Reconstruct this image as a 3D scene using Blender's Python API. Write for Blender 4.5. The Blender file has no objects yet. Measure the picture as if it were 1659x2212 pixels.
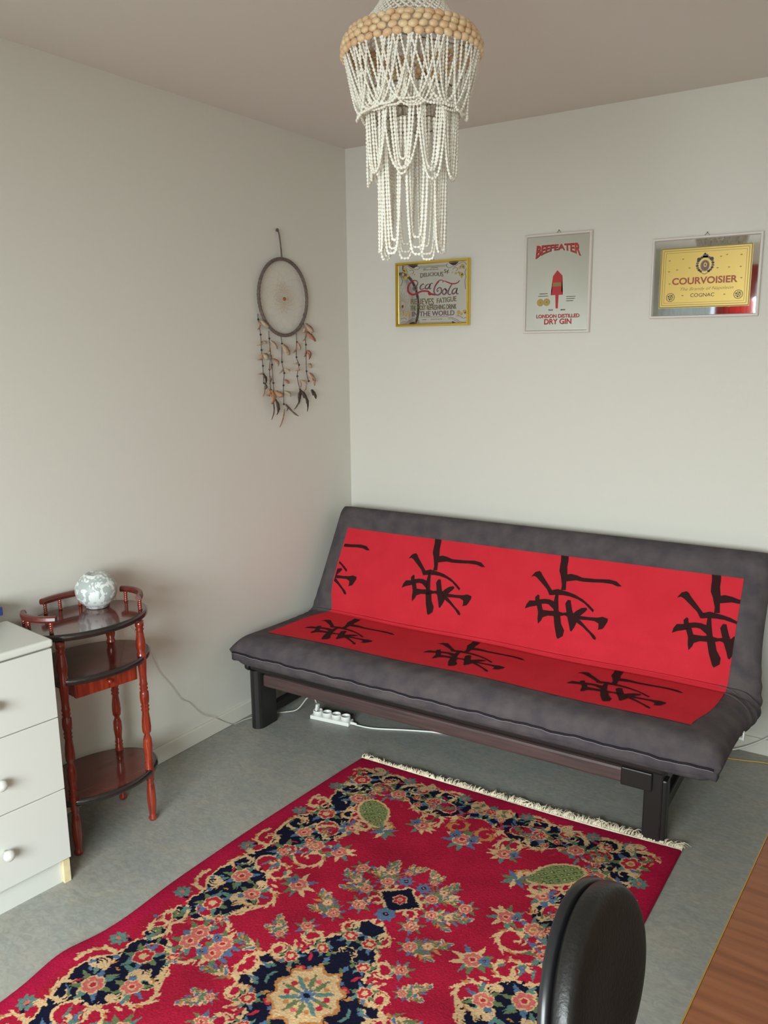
import bpy, bmesh, math, random
import numpy as np
from mathutils import Vector, Matrix, Euler

sc = bpy.context.scene
PI = math.pi
rnd = random.Random(7)

CAMPOS = [2.39993,-3.33588,1.59357]
CAMR = [0.835443,0.549479,-0.010387]
CAMU = [-0.098996,0.169053,0.980623]
CAMF = [-0.540587,0.818226,-0.19563]
FOC = 1785.55
GLYPH = [[[0.0,0.3207],[0.0132,0.3428],[0.0298,0.3501],[0.0398,0.3443],[0.0463,0.3344],[0.0763,0.3029],[0.0996,0.2779],[0.108,0.2721],[0.0938,0.2558],[0.0782,0.2783],[0.0563,0.2964],[0.0255,0.3207],[0.0134,0.3262]],[[0.1058,0.4361],[0.1383,0.4366],[0.1421,0.4084],[0.1425,0.3834],[0.1491,0.3523],[0.1508,0.3243],[0.1561,0.2863],[0.1371,0.2835],[0.1361,0.3045],[0.1233,0.3416],[0.1133,0.3616],[0.1115,0.3864],[0.1112,0.4043]],[[0.1441,0.3495],[0.1637,0.3558],[0.1886,0.3529],[0.2141,0.346],[0.2681,0.348],[0.3204,0.3534],[0.3509,0.3496],[0.3737,0.3324],[0.3578,0.3301],[0.3336,0.3368],[0.2971,0.337],[0.2576,0.3327],[0.2173,0.3303],[0.1895,0.3319],[0.1499,0.322]],[[0.0924,0.2556],[0.0996,0.2779],[0.1225,0.2863],[0.1442,0.2832],[0.1656,0.2808],[0.1945,0.2747],[0.2318,0.2596],[0.2627,0.2404],[0.2849,0.2235],[0.2828,0.2137],[0.2418,0.244],[0.212,0.2565],[0.1762,0.2635],[0.1483,0.2641],[0.1209,0.2614]],[[0.0042,0.1852],[0.0065,0.2034],[0.0155,0.2211],[0.0379,0.2246],[0.0549,0.2322],[0.0765,0.2377],[0.0976,0.2388],[0.1161,0.2347],[0.1251,0.2256],[0.1317,0.1953],[0.1152,0.2066],[0.0986,0.2179],[0.0842,0.2191],[0.0694,0.2154],[0.0515,0.2055],[0.0215,0.1951]],[[0.04,0.2249],[0.0365,0.24],[0.0461,0.2521],[0.0527,0.2482],[0.057,0.229],[0.0684,0.2166],[0.077,0.1969],[0.0828,0.1839],[0.0859,0.1634],[0.0821,0.1489],[0.0715,0.1332],[0.0655,0.1531],[0.0622,0.1805],[0.052,0.2035]],[[0.0608,0.1803],[0.0781,0.1922],[0.1077,0.1928],[0.1348,0.1972],[0.1634,0.1935],[0.1893,0.2012],[0.2054,0.1901],[0.1869,0.1802],[0.1722,0.1846],[0.1562,0.1785],[0.1293,0.1741],[0.1052,0.1722],[0.0799,0.1589]],[[0.1176,0.2279],[0.1172,0.2524],[0.1196,0.2738],[0.1284,0.2752],[0.1344,0.241],[0.1445,0.2008],[0.1562,0.1785],[0.166,0.1492],[0.1829,0.1248],[0.1832,0.101],[0.1657,0.0864],[0.1587,0.0933],[0.1421,0.1314],[0.1293,0.1741]],[[0.1656,0.232],[0.1725,0.2483],[0.1848,0.2488],[0.189,0.2356],[0.1992,0.2097],[0.2133,0.1845],[0.2292,0.1735],[0.2216,0.145],[0.2122,0.1251],[0.206,0.1288],[0.1992,0.148],[0.1822,0.1862]],[[0.1988,0.189],[0.2151,0.2088],[0.2325,0.2233],[0.2517,0.2284],[0.2583,0.2226],[0.2518,0.2113],[0.2382,0.1955],[0.2227,0.1724]],[[0.2133,0.1845],[0.2389,0.1922],[0.2723,0.1929],[0.3049,0.1963],[0.3234,0.2028],[0.3452,0.1983],[0.3462,0.1865],[0.3374,0.1649],[0.3326,0.1561],[0.3142,0.1496],[0.3158,0.1579],[0.3126,0.1741],[0.2947,0.1811],[0.2682,0.1801],[0.2386,0.1771],[0.2194,0.1719]],[[0.2147,0.1779],[0.239,0.1752],[0.2826,0.1421],[0.3057,0.126],[0.3143,0.1156],[0.3124,0.1086],[0.3034,0.111],[0.2852,0.1291],[0.2542,0.1506],[0.224,0.1659]]]
COKE = {'red':[[[-0.0762,0.0565],[-0.0865,0.0607],[-0.0983,0.0601],[-0.1132,0.051],[-0.1238,0.0392],[-0.1268,0.027],[-0.1239,0.0133],[-0.112,0.0029],[-0.0956,-0.0007],[-0.0778,0.004],[-0.0601,0.0105],[-0.0425,0.0134],[-0.0249,0.0114],[-0.009,0.0022],[-0.0017,-0.0017]],[[-0.0191,0.0027],[-0.0133,-0.0037],[-0.0017,-0.0024],[0.0099,-0.0054],[0.0243,-0.0079]]],'grey':[[[-0.0776,0.0566],[-0.0732,0.0491],[-0.0806,0.0372],[-0.0925,0.0328],[-0.0985,0.0258],[-0.094,0.0187],[-0.0837,0.0189],[-0.0777,0.026],[-0.0806,0.0372]],[[-0.041,0.0402],[-0.0454,0.044],[-0.0556,0.0384],[-0.0615,0.029],[-0.0586,0.0215],[-0.0483,0.021],[-0.0351,0.0265]],[[-0.009,0.0411],[-0.0206,0.0411],[-0.0322,0.0337],[-0.0337,0.0252],[-0.0264,0.0212],[-0.0162,0.0269],[-0.0075,0.041],[-0.0003,0.0443],[0.0055,0.0428]],[[-0.0075,0.0405],[-0.0127,0.0279],[-0.0104,0.0212],[-0.0032,0.0214]],[[0.0541,0.0452],[0.0583,0.0498],[0.0512,0.0554],[0.0384,0.0544],[0.0241,0.0419],[0.0141,0.0254],[0.0107,0.0087],[0.0156,-0.0025],[0.0286,-0.0074],[0.0414,-0.0035],[0.05,0.0081],[0.0456,0.0216],[0.0356,0.0232],[0.0271,0.0164],[0.0285,0.0067],[0.0357,0.0124]],[[0.067,0.0182],[0.0571,0.0114],[0.0543,-0.0005],[0.0628,-0.0069],[0.0727,-0.0001],[0.0741,0.0119],[0.067,0.0182],[0.0727,0.0107],[0.0812,0.0092]],[[0.1063,0.0402],[0.0951,0.0265],[0.0854,0.0102],[0.0826,-0.0029],[0.0911,-0.0088],[0.0982,-0.0059]],[[0.1274,0.0178],[0.1148,0.016],[0.1051,0.0069],[0.1038,-0.0038],[0.1122,-0.0053],[0.1233,0.0037],[0.1302,0.0177]],[[0.1302,0.0177],[0.1247,0.0037],[0.1276,-0.006],[0.1359,-0.0064]]],'dred':[[[0.0555,0.0528],[0.0697,0.0492],[0.0838,0.0437],[0.1007,0.0381],[0.1175,0.0373],[0.1314,0.0414],[0.141,0.0504]],[[0.037,0.0508],[0.0241,0.0407],[0.0161,0.0278]]]}
COKEORN = [[[-0.1277,0.1297],[-0.0739,0.1286],[-0.076,0.1222],[-0.0981,0.115],[-0.1114,0.1219]],[[0.0847,0.1287],[0.1362,0.1288],[0.1211,0.1171],[0.1086,0.1148],[0.0974,0.1202]],[[-0.1308,-0.1341],[-0.1081,-0.1226],[-0.0931,-0.1212],[-0.0896,-0.1318]],[[0.1031,-0.1234],[0.1355,-0.1329],[0.106,-0.1347]]]
COKELIN = [[[-0.0634,0.121],[0.0097,0.1195],[0.075,0.1184]],[[-0.0613,0.1153],[0.0097,0.1147],[0.075,0.1132]],[[-0.0901,-0.126],[0.01,-0.127],[0.1046,-0.1273]],[[-0.0931,-0.1304],[0.01,-0.1319],[0.1074,-0.1313]],[[-0.1641,-0.1262],[-0.1504,-0.1203],[-0.1352,-0.1219],[-0.1171,-0.1149],[-0.099,-0.1066],[-0.0781,-0.1047]],[[-0.1581,-0.1289],[-0.1383,-0.1281],[-0.1141,-0.1187],[-0.0961,-0.1117],[-0.0781,-0.1097]],[[0.0846,-0.1091],[0.1016,-0.1072],[0.1242,-0.1162],[0.1439,-0.1264],[0.1745,-0.1296]],[[0.0847,-0.1152],[0.0988,-0.1119],[0.1186,-0.1209],[0.1439,-0.1312]],[[-0.1517,0.1267],[-0.1278,0.1253],[-0.107,0.1143],[-0.0863,0.1082],[-0.0657,0.1119],[-0.0686,0.1206],[-0.0863,0.1204],[-0.0922,0.1134]],[[0.0777,0.1249],[0.075,0.1144],[0.0863,0.1066],[0.103,0.1092],[0.1169,0.1107],[0.1335,0.1192],[0.1472,0.1253],[0.1637,0.1255],[0.1734,0.1144]],[[0.1736,0.098],[0.1669,0.082],[0.1711,0.0653],[0.1672,0.0443],[0.1703,0.0111]],[[-0.1626,0.0806],[-0.1552,0.0605],[-0.1629,0.0411]],[[-0.116,0.1051],[-0.1011,0.1066],[-0.0952,0.0966],[-0.1071,0.0923]],[[-0.0603,-0.1015],[0.01,-0.1022],[0.0846,-0.1031]],[[0.1059,0.0996],[0.1198,0.1058],[0.1309,0.1005],[0.1226,0.0915]],[[-0.164,-0.1086],[-0.1503,-0.1027],[-0.1351,-0.1081]],[[0.1241,-0.1042],[0.1409,-0.1022],[0.1605,-0.1124],[0.1743,-0.108]]]
COKEGOLD = [[-0.1413,0.1114,0.0097],[-0.1488,0.1045,0.0065],[-0.1324,0.0999,0.0075],[-0.137,0.0743,0.0086],[-0.152,0.0899,0.0069],[-0.125,0.0835,0.0073],[-0.1012,0.092,0.0039],[-0.0908,0.0866,0.003],[0.1529,0.1109,0.009],[0.1419,0.1045,0.0065],[0.1612,0.1034,0.0065],[0.1463,0.0761,0.0097],[0.1366,0.0837,0.0054],[0.156,0.0732,0.006],[0.1213,0.081,0.0054],[0.1032,0.0855,0.0034],[0.1505,0.064,0.0047],[-0.1577,-0.0837,0.0075],[-0.1411,-0.0892,0.0065],[-0.1259,-0.0822,0.0086],[-0.123,-0.0947,0.0056],[0.1366,-0.0853,0.0082],[0.1492,-0.0929,0.0065],[0.1657,-0.0838,0.0086],[0.1713,-0.0912,0.0052],[0.1325,-0.0972,0.0047]]
COKET = {'delicious':[[-0.0599,0.091],[0.0582,0.0916],[0.0582,0.0713],[-0.06,0.0679]],'fivec':[[0.0624,0.1009],[0.0863,0.1019],[0.0864,0.0817],[0.0639,0.0806]],'relieves':[[-0.1106,-0.0169],[0.0099,-0.0204],[0.0099,-0.0472],[-0.1077,-0.038]],'fatigue':[[0.0257,-0.0259],[0.1221,-0.0189],[0.125,-0.0417],[0.0287,-0.0479]],'most':[[-0.1137,-0.0465],[0.1265,-0.0526],[0.1253,-0.0729],[-0.1108,-0.0702]],'world':[[-0.1034,-0.0741],[0.1155,-0.0786],[0.1156,-0.0991],[-0.102,-0.0978]]}
GIN = {'beef':[[-0.0927,0.1562],[0.0922,0.1538],[0.0995,0.1031],[-0.0925,0.1064]],'mid':[[-0.0029,0.1578],[-0.0016,0.1179]],'london':[[-0.0874,-0.1234],[0.0991,-0.1216],[0.0997,-0.1371],[-0.0858,-0.1373]],'gin':[[-0.0519,-0.1414],[0.0654,-0.1403],[0.0661,-0.1623],[-0.0512,-0.1637]],'trade':[[-0.0357,-0.1027],[-0.015,-0.1023],[-0.0149,-0.1082],[-0.0355,-0.108]],'mark':[[0.0191,-0.1024],[0.0394,-0.1031],[0.0396,-0.1087],[0.0193,-0.1087]],'fig':[[-0.0013,0.1087],[0.0058,-0.1135],[-0.0282,-0.0452],[0.0263,-0.0474],[-0.0335,0.0156],[0.0444,0.0116],[-0.0086,0.0536],[0.0229,0.0539]],'coin':[[-0.0712,-0.074],[-0.0435,-0.0733]],'scr':[[-0.0757,-0.039],[-0.0399,-0.0394],[-0.0813,-0.0482],[-0.0373,-0.0486],[0.0411,-0.0543],[0.0812,-0.0538],[0.0414,-0.0626],[0.0782,-0.063],[0.0417,-0.0709],[0.0718,-0.071]]}
COG = {'panel':[[-0.1632,0.107],[0.1627,0.1116],[0.1657,-0.1085],[-0.1599,-0.1125]],'name':[[-0.1166,-0.0029],[0.117,0.0036],[0.1187,-0.0203],[-0.1138,-0.0279]],'script':[[-0.0841,-0.0375],[0.1055,-0.0356],[0.1038,-0.0488],[-0.0833,-0.05]],'cognac':[[-0.0471,-0.0584],[0.039,-0.058],[0.0398,-0.0715],[-0.0463,-0.0721]],'crest':[[-0.0008,0.045],[-0.003,0.0799],[-0.0351,0.0578],[0.0288,0.0592],[0.0,0.01]],'med':[[-0.1198,-0.0706],[0.1232,-0.0683]],'in1':[[-0.1543,0.0968],[0.1495,0.1022],[0.1538,-0.1014],[-0.1448,-0.1017]],'in2':[[-0.1467,0.0868],[0.1439,0.0922],[0.1467,-0.0918],[-0.1411,-0.0921]]}
STR = [[[-0.167,-0.0723],[-0.1666,-0.0957],[-0.1553,-0.1578],[-0.1529,-0.221],[-0.1483,-0.2871],[-0.1477,-0.3198],[-0.1458,-0.3599]],[[-0.1025,-0.1423],[-0.1012,-0.1735],[-0.096,-0.2469],[-0.1073,-0.3035],[-0.1041,-0.3895]],[[-0.0888,-0.2511],[-0.0894,-0.2836],[-0.0855,-0.3616],[-0.0827,-0.4257]],[[-0.0239,-0.1639],[-0.0191,-0.1954],[-0.0233,-0.2736],[-0.0109,-0.3216],[-0.0189,-0.3747],[-0.02,-0.4566]],[[0.0789,-0.1405],[0.0826,-0.1885],[0.0767,-0.2545],[0.0933,-0.2887],[0.0786,-0.3384],[0.0956,-0.3981]],[[0.1367,-0.0642],[0.134,-0.0915],[0.1462,-0.2001],[0.1457,-0.3183],[0.1591,-0.3629]]]
FEATH = [[0,[-0.1626,-0.0996],[-0.1829,-0.1391],0.0153,0],[0,[-0.1536,-0.0994],[-0.1128,-0.1284],0.0191,1],[0,[-0.1527,-0.1863],[-0.1956,-0.2021],0.0084,2],[0,[-0.1527,-0.1863],[-0.1287,-0.1923],0.0107,0],[0,[-0.1497,-0.2382],[-0.1902,-0.2615],0.0191,0],[0,[-0.1467,-0.2382],[-0.1203,-0.2587],0.0229,1],[0,[-0.1481,-0.3145],[-0.1938,-0.3211],0.0069,2],[0,[-0.1473,-0.3226],[-0.1448,-0.3632],0.0153,3],[0,[-0.1457,-0.3591],[-0.1523,-0.3872],0.0191,4],[0,[-0.1465,-0.3712],[-0.1631,-0.4151],0.0076,2],[1,[-0.1018,-0.2065],[-0.1279,-0.2304],0.0122,0],[1,[-0.0974,-0.1823],[-0.0619,-0.2189],0.0153,1],[1,[-0.0979,-0.2469],[-0.1354,-0.2544],0.0153,1],[1,[-0.1031,-0.2833],[-0.1166,-0.3033],0.0099,0],[1,[-0.1058,-0.3321],[-0.1232,-0.3641],0.0084,4],[1,[-0.1029,-0.3363],[-0.1254,-0.3477],0.0137,2],[1,[-0.1059,-0.3894],[-0.1414,-0.4122],0.0305,5],[1,[-0.0998,-0.3918],[-0.1125,-0.4508],0.0343,5],[1,[-0.1047,-0.4224],[-0.1163,-0.5168],0.0099,4],[2,[-0.0892,-0.2592],[-0.0626,-0.2904],0.0137,6],[2,[-0.0813,-0.3989],[-0.0342,-0.4179],0.0229,5],[2,[-0.0828,-0.4278],[-0.0836,-0.4985],0.0153,3],[2,[-0.0767,-0.4323],[-0.0704,-0.491],0.0092,4],[3,[-0.0225,-0.1987],[0.0206,-0.2445],0.0267,2],[3,[-0.0193,-0.1987],[0.0014,-0.2359],0.0229,1],[3,[-0.0185,-0.306],[-0.0547,-0.3215],0.0084,2],[3,[-0.0151,-0.3019],[0.0169,-0.3153],0.0076,2],[3,[-0.0145,-0.3519],[0.0144,-0.3656],0.0137,6],[3,[-0.0171,-0.402],[0.0179,-0.4249],0.0176,1],[3,[-0.02,-0.4566],[-0.0182,-0.4863],0.0114,4],[3,[-0.0211,-0.4776],[-0.061,-0.5549],0.0084,2],[3,[-0.0101,-0.4572],[0.0707,-0.5161],0.0099,4],[4,[0.0818,-0.1906],[0.095,-0.2243],0.0153,0],[4,[0.0765,-0.2158],[0.0441,-0.2364],0.0084,2],[4,[0.0856,-0.2792],[0.0385,-0.2824],0.0084,0],[4,[0.0914,-0.3005],[0.0502,-0.3142],0.0153,0],[4,[0.0989,-0.3562],[0.1359,-0.3793],0.0092,2],[4,[0.0921,-0.356],[0.0699,-0.3935],0.0084,0],[4,[0.0935,-0.3989],[0.0767,-0.4626],0.021,3],[4,[0.0968,-0.4012],[0.1304,-0.4986],0.0191,3],[4,[0.0844,-0.4458],[0.0417,-0.4839],0.0092,4],[4,[0.0999,-0.4078],[0.1123,-0.4387],0.0229,3],[4,[0.1137,-0.4085],[0.1289,-0.379],0.0069,2],[5,[0.1343,-0.1146],[0.1055,-0.1486],0.0191,0],[5,[0.1414,-0.1103],[0.1992,-0.1436],0.0229,0],[5,[0.1435,-0.1398],[0.1174,-0.1843],0.0176,1],[5,[0.1467,-0.144],[0.2044,-0.1865],0.0191,7],[5,[0.1465,-0.2248],[0.1244,-0.2544],0.0153,6],[5,[0.1484,-0.2291],[0.1516,-0.2655],0.0191,7],[5,[0.1499,-0.2248],[0.1625,-0.255],0.0137,6],[5,[0.1505,-0.2891],[0.178,-0.3027],0.0176,1],[5,[0.1592,-0.3282],[0.2038,-0.3646],0.0229,0],[5,[0.1617,-0.3499],[0.1921,-0.386],0.0191,0],[5,[0.1735,-0.4027],[0.2002,-0.4459],0.0191,3],[5,[0.1714,-0.4026],[0.1795,-0.4293],0.0153,3]]

# ------------------------------------------------------------------ camera
cam = bpy.data.cameras.new('camera')
cam.sensor_fit = 'VERTICAL'; cam.sensor_height = 36.0; cam.lens = FOC/2212*36.0
cam.clip_start = 0.02
camo = bpy.data.objects.new('camera', cam); sc.collection.objects.link(camo)
_r, _u, _f = Vector(CAMR), Vector(CAMU), Vector(CAMF)
M = Matrix((( _r.x, _u.x, -_f.x, CAMPOS[0]), (_r.y, _u.y, -_f.y, CAMPOS[1]), (_r.z, _u.z, -_f.z, CAMPOS[2]), (0, 0, 0, 1)))
camo.matrix_world = M
sc.camera = camo

# ------------------------------------------------------------------ light
SKY_STRENGTH = 1.3
WINDOW_POWER = 215.0
EXPOSURE = 0.0
W = bpy.data.worlds.new('sky'); sc.world = W; W.use_nodes = True
bg = W.node_tree.nodes['Background']; bg.inputs[0].default_value = (0.80, 0.90, 1.0, 1); bg.inputs[1].default_value = SKY_STRENGTH
def area(name, loc, rot, sx, sy, power, col):
    l = bpy.data.lights.new(name, 'AREA'); l.shape = 'RECTANGLE'; l.size = sx; l.size_y = sy; l.energy = power; l.color = col; l.spread = math.radians(125)
    o = bpy.data.objects.new(name, l); o.location = loc; o.rotation_euler = rot; sc.collection.objects.link(o); return o
# daylight falling through the window behind the photographer
WX0, WX1, WZ0, WZ1, WALLY = 0.06, 3.20, 0.80, 2.20, -5.20
area('window_daylight', (2.0, WALLY-0.16, (WZ0+WZ1)/2), (math.radians(45), 0, math.radians(14)), 2.4, WZ1-WZ0, WINDOW_POWER, (0.88, 0.98, 1.0))
sc.view_settings.view_transform = 'Standard'; sc.view_settings.look = 'None'
sc.view_settings.exposure = EXPOSURE; sc.view_settings.gamma = 1.0; sc.view_settings.use_curve_mapping = False
sc.cycles.max_bounces = 10; sc.cycles.diffuse_bounces = 6; sc.cycles.glossy_bounces = 4
sc.cycles.caustics_reflective = False; sc.cycles.caustics_refractive = False
sc.cycles.use_denoising = True
sc.cycles.sample_clamp_indirect = 4.0

# ------------------------------------------------------------------ materials
def lin(c):
    return tuple(((v/255)/12.92 if v/255 <= 0.04045 else ((v/255+0.055)/1.055)**2.4) for v in c)
def mat(name, col, rough=0.6, metal=0.0, spec=0.5, noise=None, bump=None, coat=0.0):
    """noise = (scale, other colour, amount) ; bump = (scale, strength)"""
    m = bpy.data.materials.new(name); m.use_nodes = True
    nt = m.node_tree; b = nt.nodes['Principled BSDF']
    c = lin(col)+(1,)
    b.inputs['Base Color'].default_value = c
    b.inputs['Roughness'].default_value = rough; b.inputs['Metallic'].default_value = metal
    b.inputs['Specular IOR Level'].default_value = spec
    b.inputs['Coat Weight'].default_value = coat; b.inputs['Coat Roughness'].default_value = 0.08
    tc = None
    if noise or bump:
        tc = nt.nodes.new('ShaderNodeTexCoord')
    if noise:
        n = nt.nodes.new('ShaderNodeTexNoise'); n.inputs['Scale'].default_value = noise[0]; n.inputs['Detail'].default_value = 6
        nt.links.new(tc.outputs['Object'], n.inputs['Vector'])
        r = nt.nodes.new('ShaderNodeValToRGB'); r.color_ramp.elements[0].position = 0.35; r.color_ramp.elements[1].position = 0.68
        r.color_ramp.elements[0].color = c; r.color_ramp.elements[1].color = lin(noise[1])+(1,)
        nt.links.new(n.outputs['Fac'], r.inputs['Fac']); nt.links.new(r.outputs['Color'], b.inputs['Base Color'])
    if bump:
        n = nt.nodes.new('ShaderNodeTexNoise'); n.inputs['Scale'].default_value = bump[0]; n.inputs['Detail'].default_value = 4
        nt.links.new(tc.outputs['Object'], n.inputs['Vector'])
        bp = nt.nodes.new('ShaderNodeBump'); bp.inputs['Strength'].default_value = bump[1]; bp.inputs['Distance'].default_value = 0.004
        nt.links.new(n.outputs['Fac'], bp.inputs['Height']); nt.links.new(bp.outputs['Normal'], b.inputs['Normal'])
    return m
def floor_material():
    m = mat('grey_linoleum', (118, 120, 115), 0.42, spec=0.4)
    nt = m.node_tree; b = nt.nodes['Principled BSDF']; tc = nt.nodes.new('ShaderNodeTexCoord')
    mp = nt.nodes.new('ShaderNodeMapping'); mp.inputs['Scale'].default_value = (1.0, 1.7, 1.0); mp.inputs['Rotation'].default_value = (0, 0, 0.3)
    nt.links.new(tc.outputs['Object'], mp.inputs['Vector'])
    def noise(scale, det, dist=0.0):
        n = nt.nodes.new('ShaderNodeTexNoise'); n.inputs['Scale'].default_value = scale; n.inputs['Detail'].default_value = det; n.inputs['Distortion'].default_value = dist
        nt.links.new(mp.outputs['Vector'], n.inputs['Vector']); return n
    n1 = noise(38, 8, 1.2); n2 = noise(7, 5, 0.6); n3 = noise(90, 5, 2.0)
    r1 = nt.nodes.new('ShaderNodeValToRGB')
    e = r1.color_ramp.elements; e[0].position = 0.28; e[0].color = lin((126, 127, 121))+(1,); e[1].position = 0.74; e[1].color = lin((172, 171, 162))+(1,)
    nt.links.new(n1.outputs['Fac'], r1.inputs['Fac'])
    r2 = nt.nodes.new('ShaderNodeValToRGB'); e = r2.color_ramp.elements
    e[0].position = 0.35; e[0].color = lin((136, 141, 137))+(1,); e[1].position = 0.7; e[1].color = lin((158, 150, 138))+(1,)
    nt.links.new(n2.outputs['Fac'], r2.inputs['Fac'])
    r3 = nt.nodes.new('ShaderNodeValToRGB'); e = r3.color_ramp.elements
    e[0].position = 0.62; e[0].color = (0, 0, 0, 1); e[1].position = 0.72; e[1].color = (1, 1, 1, 1)
    nt.links.new(n3.outputs['Fac'], r3.inputs['Fac'])
    mx = nt.nodes.new('ShaderNodeMix'); mx.data_type = 'RGBA'; mx.inputs['Factor'].default_value = 0.5
    nt.links.new(r1.outputs['Color'], mx.inputs['A']); nt.links.new(r2.outputs['Color'], mx.inputs['B'])
    mx2 = nt.nodes.new('ShaderNodeMix'); mx2.data_type = 'RGBA'; mx2.inputs['B'].default_value = lin((128, 122, 112))+(1,)
    mm = nt.nodes.new('ShaderNodeMath'); mm.operation = 'MULTIPLY'; mm.inputs[1].default_value = 0.55
    nt.links.new(r3.outputs['Color'], mm.inputs[0]); nt.links.new(mm.outputs[0], mx2.inputs['Factor'])
    nt.links.new(mx.outputs['Result'], mx2.inputs['A']); nt.links.new(mx2.outputs['Result'], b.inputs['Base Color'])
    return m
def wood_material(name, c1, c2, c3, scale, rough, axis='X', coat=0.0):
    m = mat(name, c1, rough, coat=coat); nt = m.node_tree; b = nt.nodes['Principled BSDF']
    tc = nt.nodes.new('ShaderNodeTexCoord'); mp = nt.nodes.new('ShaderNodeMapping')
    s = {'X': (1.0, 14.0, 14.0), 'Y': (14.0, 1.0, 14.0), 'Z': (14.0, 14.0, 1.0)}[axis]
    mp.inputs['Scale'].default_value = tuple(v*scale for v in s)
    nt.links.new(tc.outputs['Object'], mp.inputs['Vector'])
    n = nt.nodes.new('ShaderNodeTexNoise'); n.inputs['Scale'].default_value = 1.0; n.inputs['Detail'].default_value = 9; n.inputs['Distortion'].default_value = 0.4
    nt.links.new(mp.outputs['Vector'], n.inputs['Vector'])
    r = nt.nodes.new('ShaderNodeValToRGB'); e = r.color_ramp.elements
    e[0].position = 0.3; e[0].color = lin(c2)+(1,); e[1].position = 0.72; e[1].color = lin(c3)+(1,)
    x = e.new(0.5); x.color = lin(c1)+(1,)
    nt.links.new(n.outputs['Fac'], r.inputs['Fac']); nt.links.new(r.outputs['Color'], b.inputs['Base Color'])
    return m

MT = {}
MT['wall'] = mat('wall_paint', (217, 214, 204), 0.85, bump=(220, 0.06))
MT['ceiling'] = mat('ceiling_paint', (222, 216, 209), 0.9, bump=(160, 0.05))
MT['trim'] = mat('trim_paint', (222, 218, 206), 0.5)
MT['floor'] = floor_material()
MT['white_lacquer'] = mat('white_lacquer', (206, 206, 199), 0.38)
MT['raw_wood'] = mat('unpainted_wood', (222, 205, 165), 0.6, noise=(30, (206, 186, 140)))
MT['white_plastic'] = mat('white_plastic', (232, 232, 226), 0.35)
MT['dark_hole'] = mat('dark_socket', (60, 60, 60), 0.6)
MT['mahogany'] = wood_material('mahogany_lacquer', (132, 42, 24), (96, 26, 16), (160, 60, 32), 6, 0.18, 'Z', coat=0.6)
MT['mahogany_dark'] = wood_material('mahogany_rail', (92, 36, 28), (70, 24, 20), (112, 46, 34), 6, 0.38, 'Y', coat=0.15)
MT['shelf_top'] = wood_material('mahogany_shelf', (96, 40, 32), (70, 28, 24), (112, 52, 42), 4, 0.16, 'Y', coat=0.7)
MT['shelf_edge'] = mat('black_brown_edge', (34, 27, 25), 0.2, coat=0.6)
MT['denim'] = mat('washed_grey_cotton', (74, 68, 72), 0.95, spec=0.15, noise=(16, (92, 84, 84)), bump=(260, 0.35))
MT['seam'] = mat('dark_seam', (42, 38, 44), 0.95, spec=0.1)
MT['thread'] = mat('pale_thread', (132, 126, 128), 0.9)
MT['red_cloth'] = mat('red_cotton', (198, 42, 54), 0.9, spec=0.12, noise=(9, (204, 46, 58)), bump=(300, 0.3))
MT['ink'] = mat('black_brush_ink', (48, 26, 26), 0.9, spec=0.12)
MT['black_wood'] = mat('black_lacquered_wood', (30, 27, 26), 0.42)
MT['brown_wood'] = wood_material('dark_brown_veneer', (76, 58, 56), (64, 48, 47), (88, 66, 62), 5, 0.5, 'X')
MT['chrome'] = mat('chrome', (220, 220, 220), 0.15, metal=1.0)
MT['shell'] = mat('white_shell', (246, 243, 234), 0.4, noise=(60, (234, 226, 210)))
MT['tan_shell'] = mat('tan_shell', (234, 210, 168), 0.35, noise=(38, (216, 172, 132)))
MT['suede'] = mat('grey_suede', (118, 104, 97), 0.95, noise=(90, (92, 80, 76)))
MT['bead'] = mat('dark_bead', (42, 34, 34), 0.4)
MT['amber'] = mat('amber_bead', (150, 84, 40), 0.4)
MT['web'] = mat('pale_thread_web', (196, 170, 142), 0.9)
MT['gold'] = mat('polished_gold', (244, 208, 96), 0.28, metal=1.0)
MT['silver'] = mat('pale_frame', (214, 206, 198), 0.45, metal=0.0)
MT['mirror'] = mat('mirror_glass', (232, 236, 234), 0.03, metal=1.0)
MT['p_white'] = mat('print_white', (222, 218, 222), 0.5)
MT['p_red'] = mat('print_red', (176, 40, 44), 0.45)
MT['p_dred'] = mat('print_dark_red', (150, 32, 52), 0.45)
MT['p_grey'] = mat('print_purple_grey', (112, 82, 88), 0.45)
MT['p_brown'] = mat('print_olive_brown', (112, 98, 72), 0.45)
MT['p_black'] = mat('print_black', (52, 42, 38), 0.45)
MT['p_gold'] = mat('print_gold', (176, 150, 88), 0.45)
MT['p_panel'] = mat('print_gold_panel', (208, 178, 96), 0.38, metal=0.35)
MT['p_rust'] = mat('print_rust', (160, 74, 38), 0.45)
MT['p_olive'] = mat('print_olive', (136, 118, 62), 0.45)
MT['p_pale'] = mat('print_pale', (226, 222, 210), 0.45)
MT['nail'] = mat('steel_nail', (150, 140, 125), 0.4, metal=0.8)
MT['leather'] = mat('black_leatherette', (22, 20, 19), 0.42, bump=(160, 0.25))
MT['plastic_black'] = mat('black_plastic', (30, 30, 32), 0.32)
MT['cherry'] = wood_material('cherry_veneer', (128, 76, 48), (110, 62, 37), (138, 85, 55), 4.5, 0.35, 'X')
MT['edge_band'] = mat('desk_edge_band', (150, 116, 52), 0.4)
MT['fringe'] = mat('cream_fringe', (226, 216, 192), 0.95, noise=(40, (205, 192, 165)))
MT['rug_back'] = mat('rug_side', (120, 18, 38), 0.95)
MT['yellow_cord'] = mat('yellow_cord', (206, 170, 84), 0.5)
MT['grey_cord'] = mat('grey_white_cord', (190, 182, 170), 0.5)
MT['blue'] = mat('blue_card', (46, 66, 128), 0.5)
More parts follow.
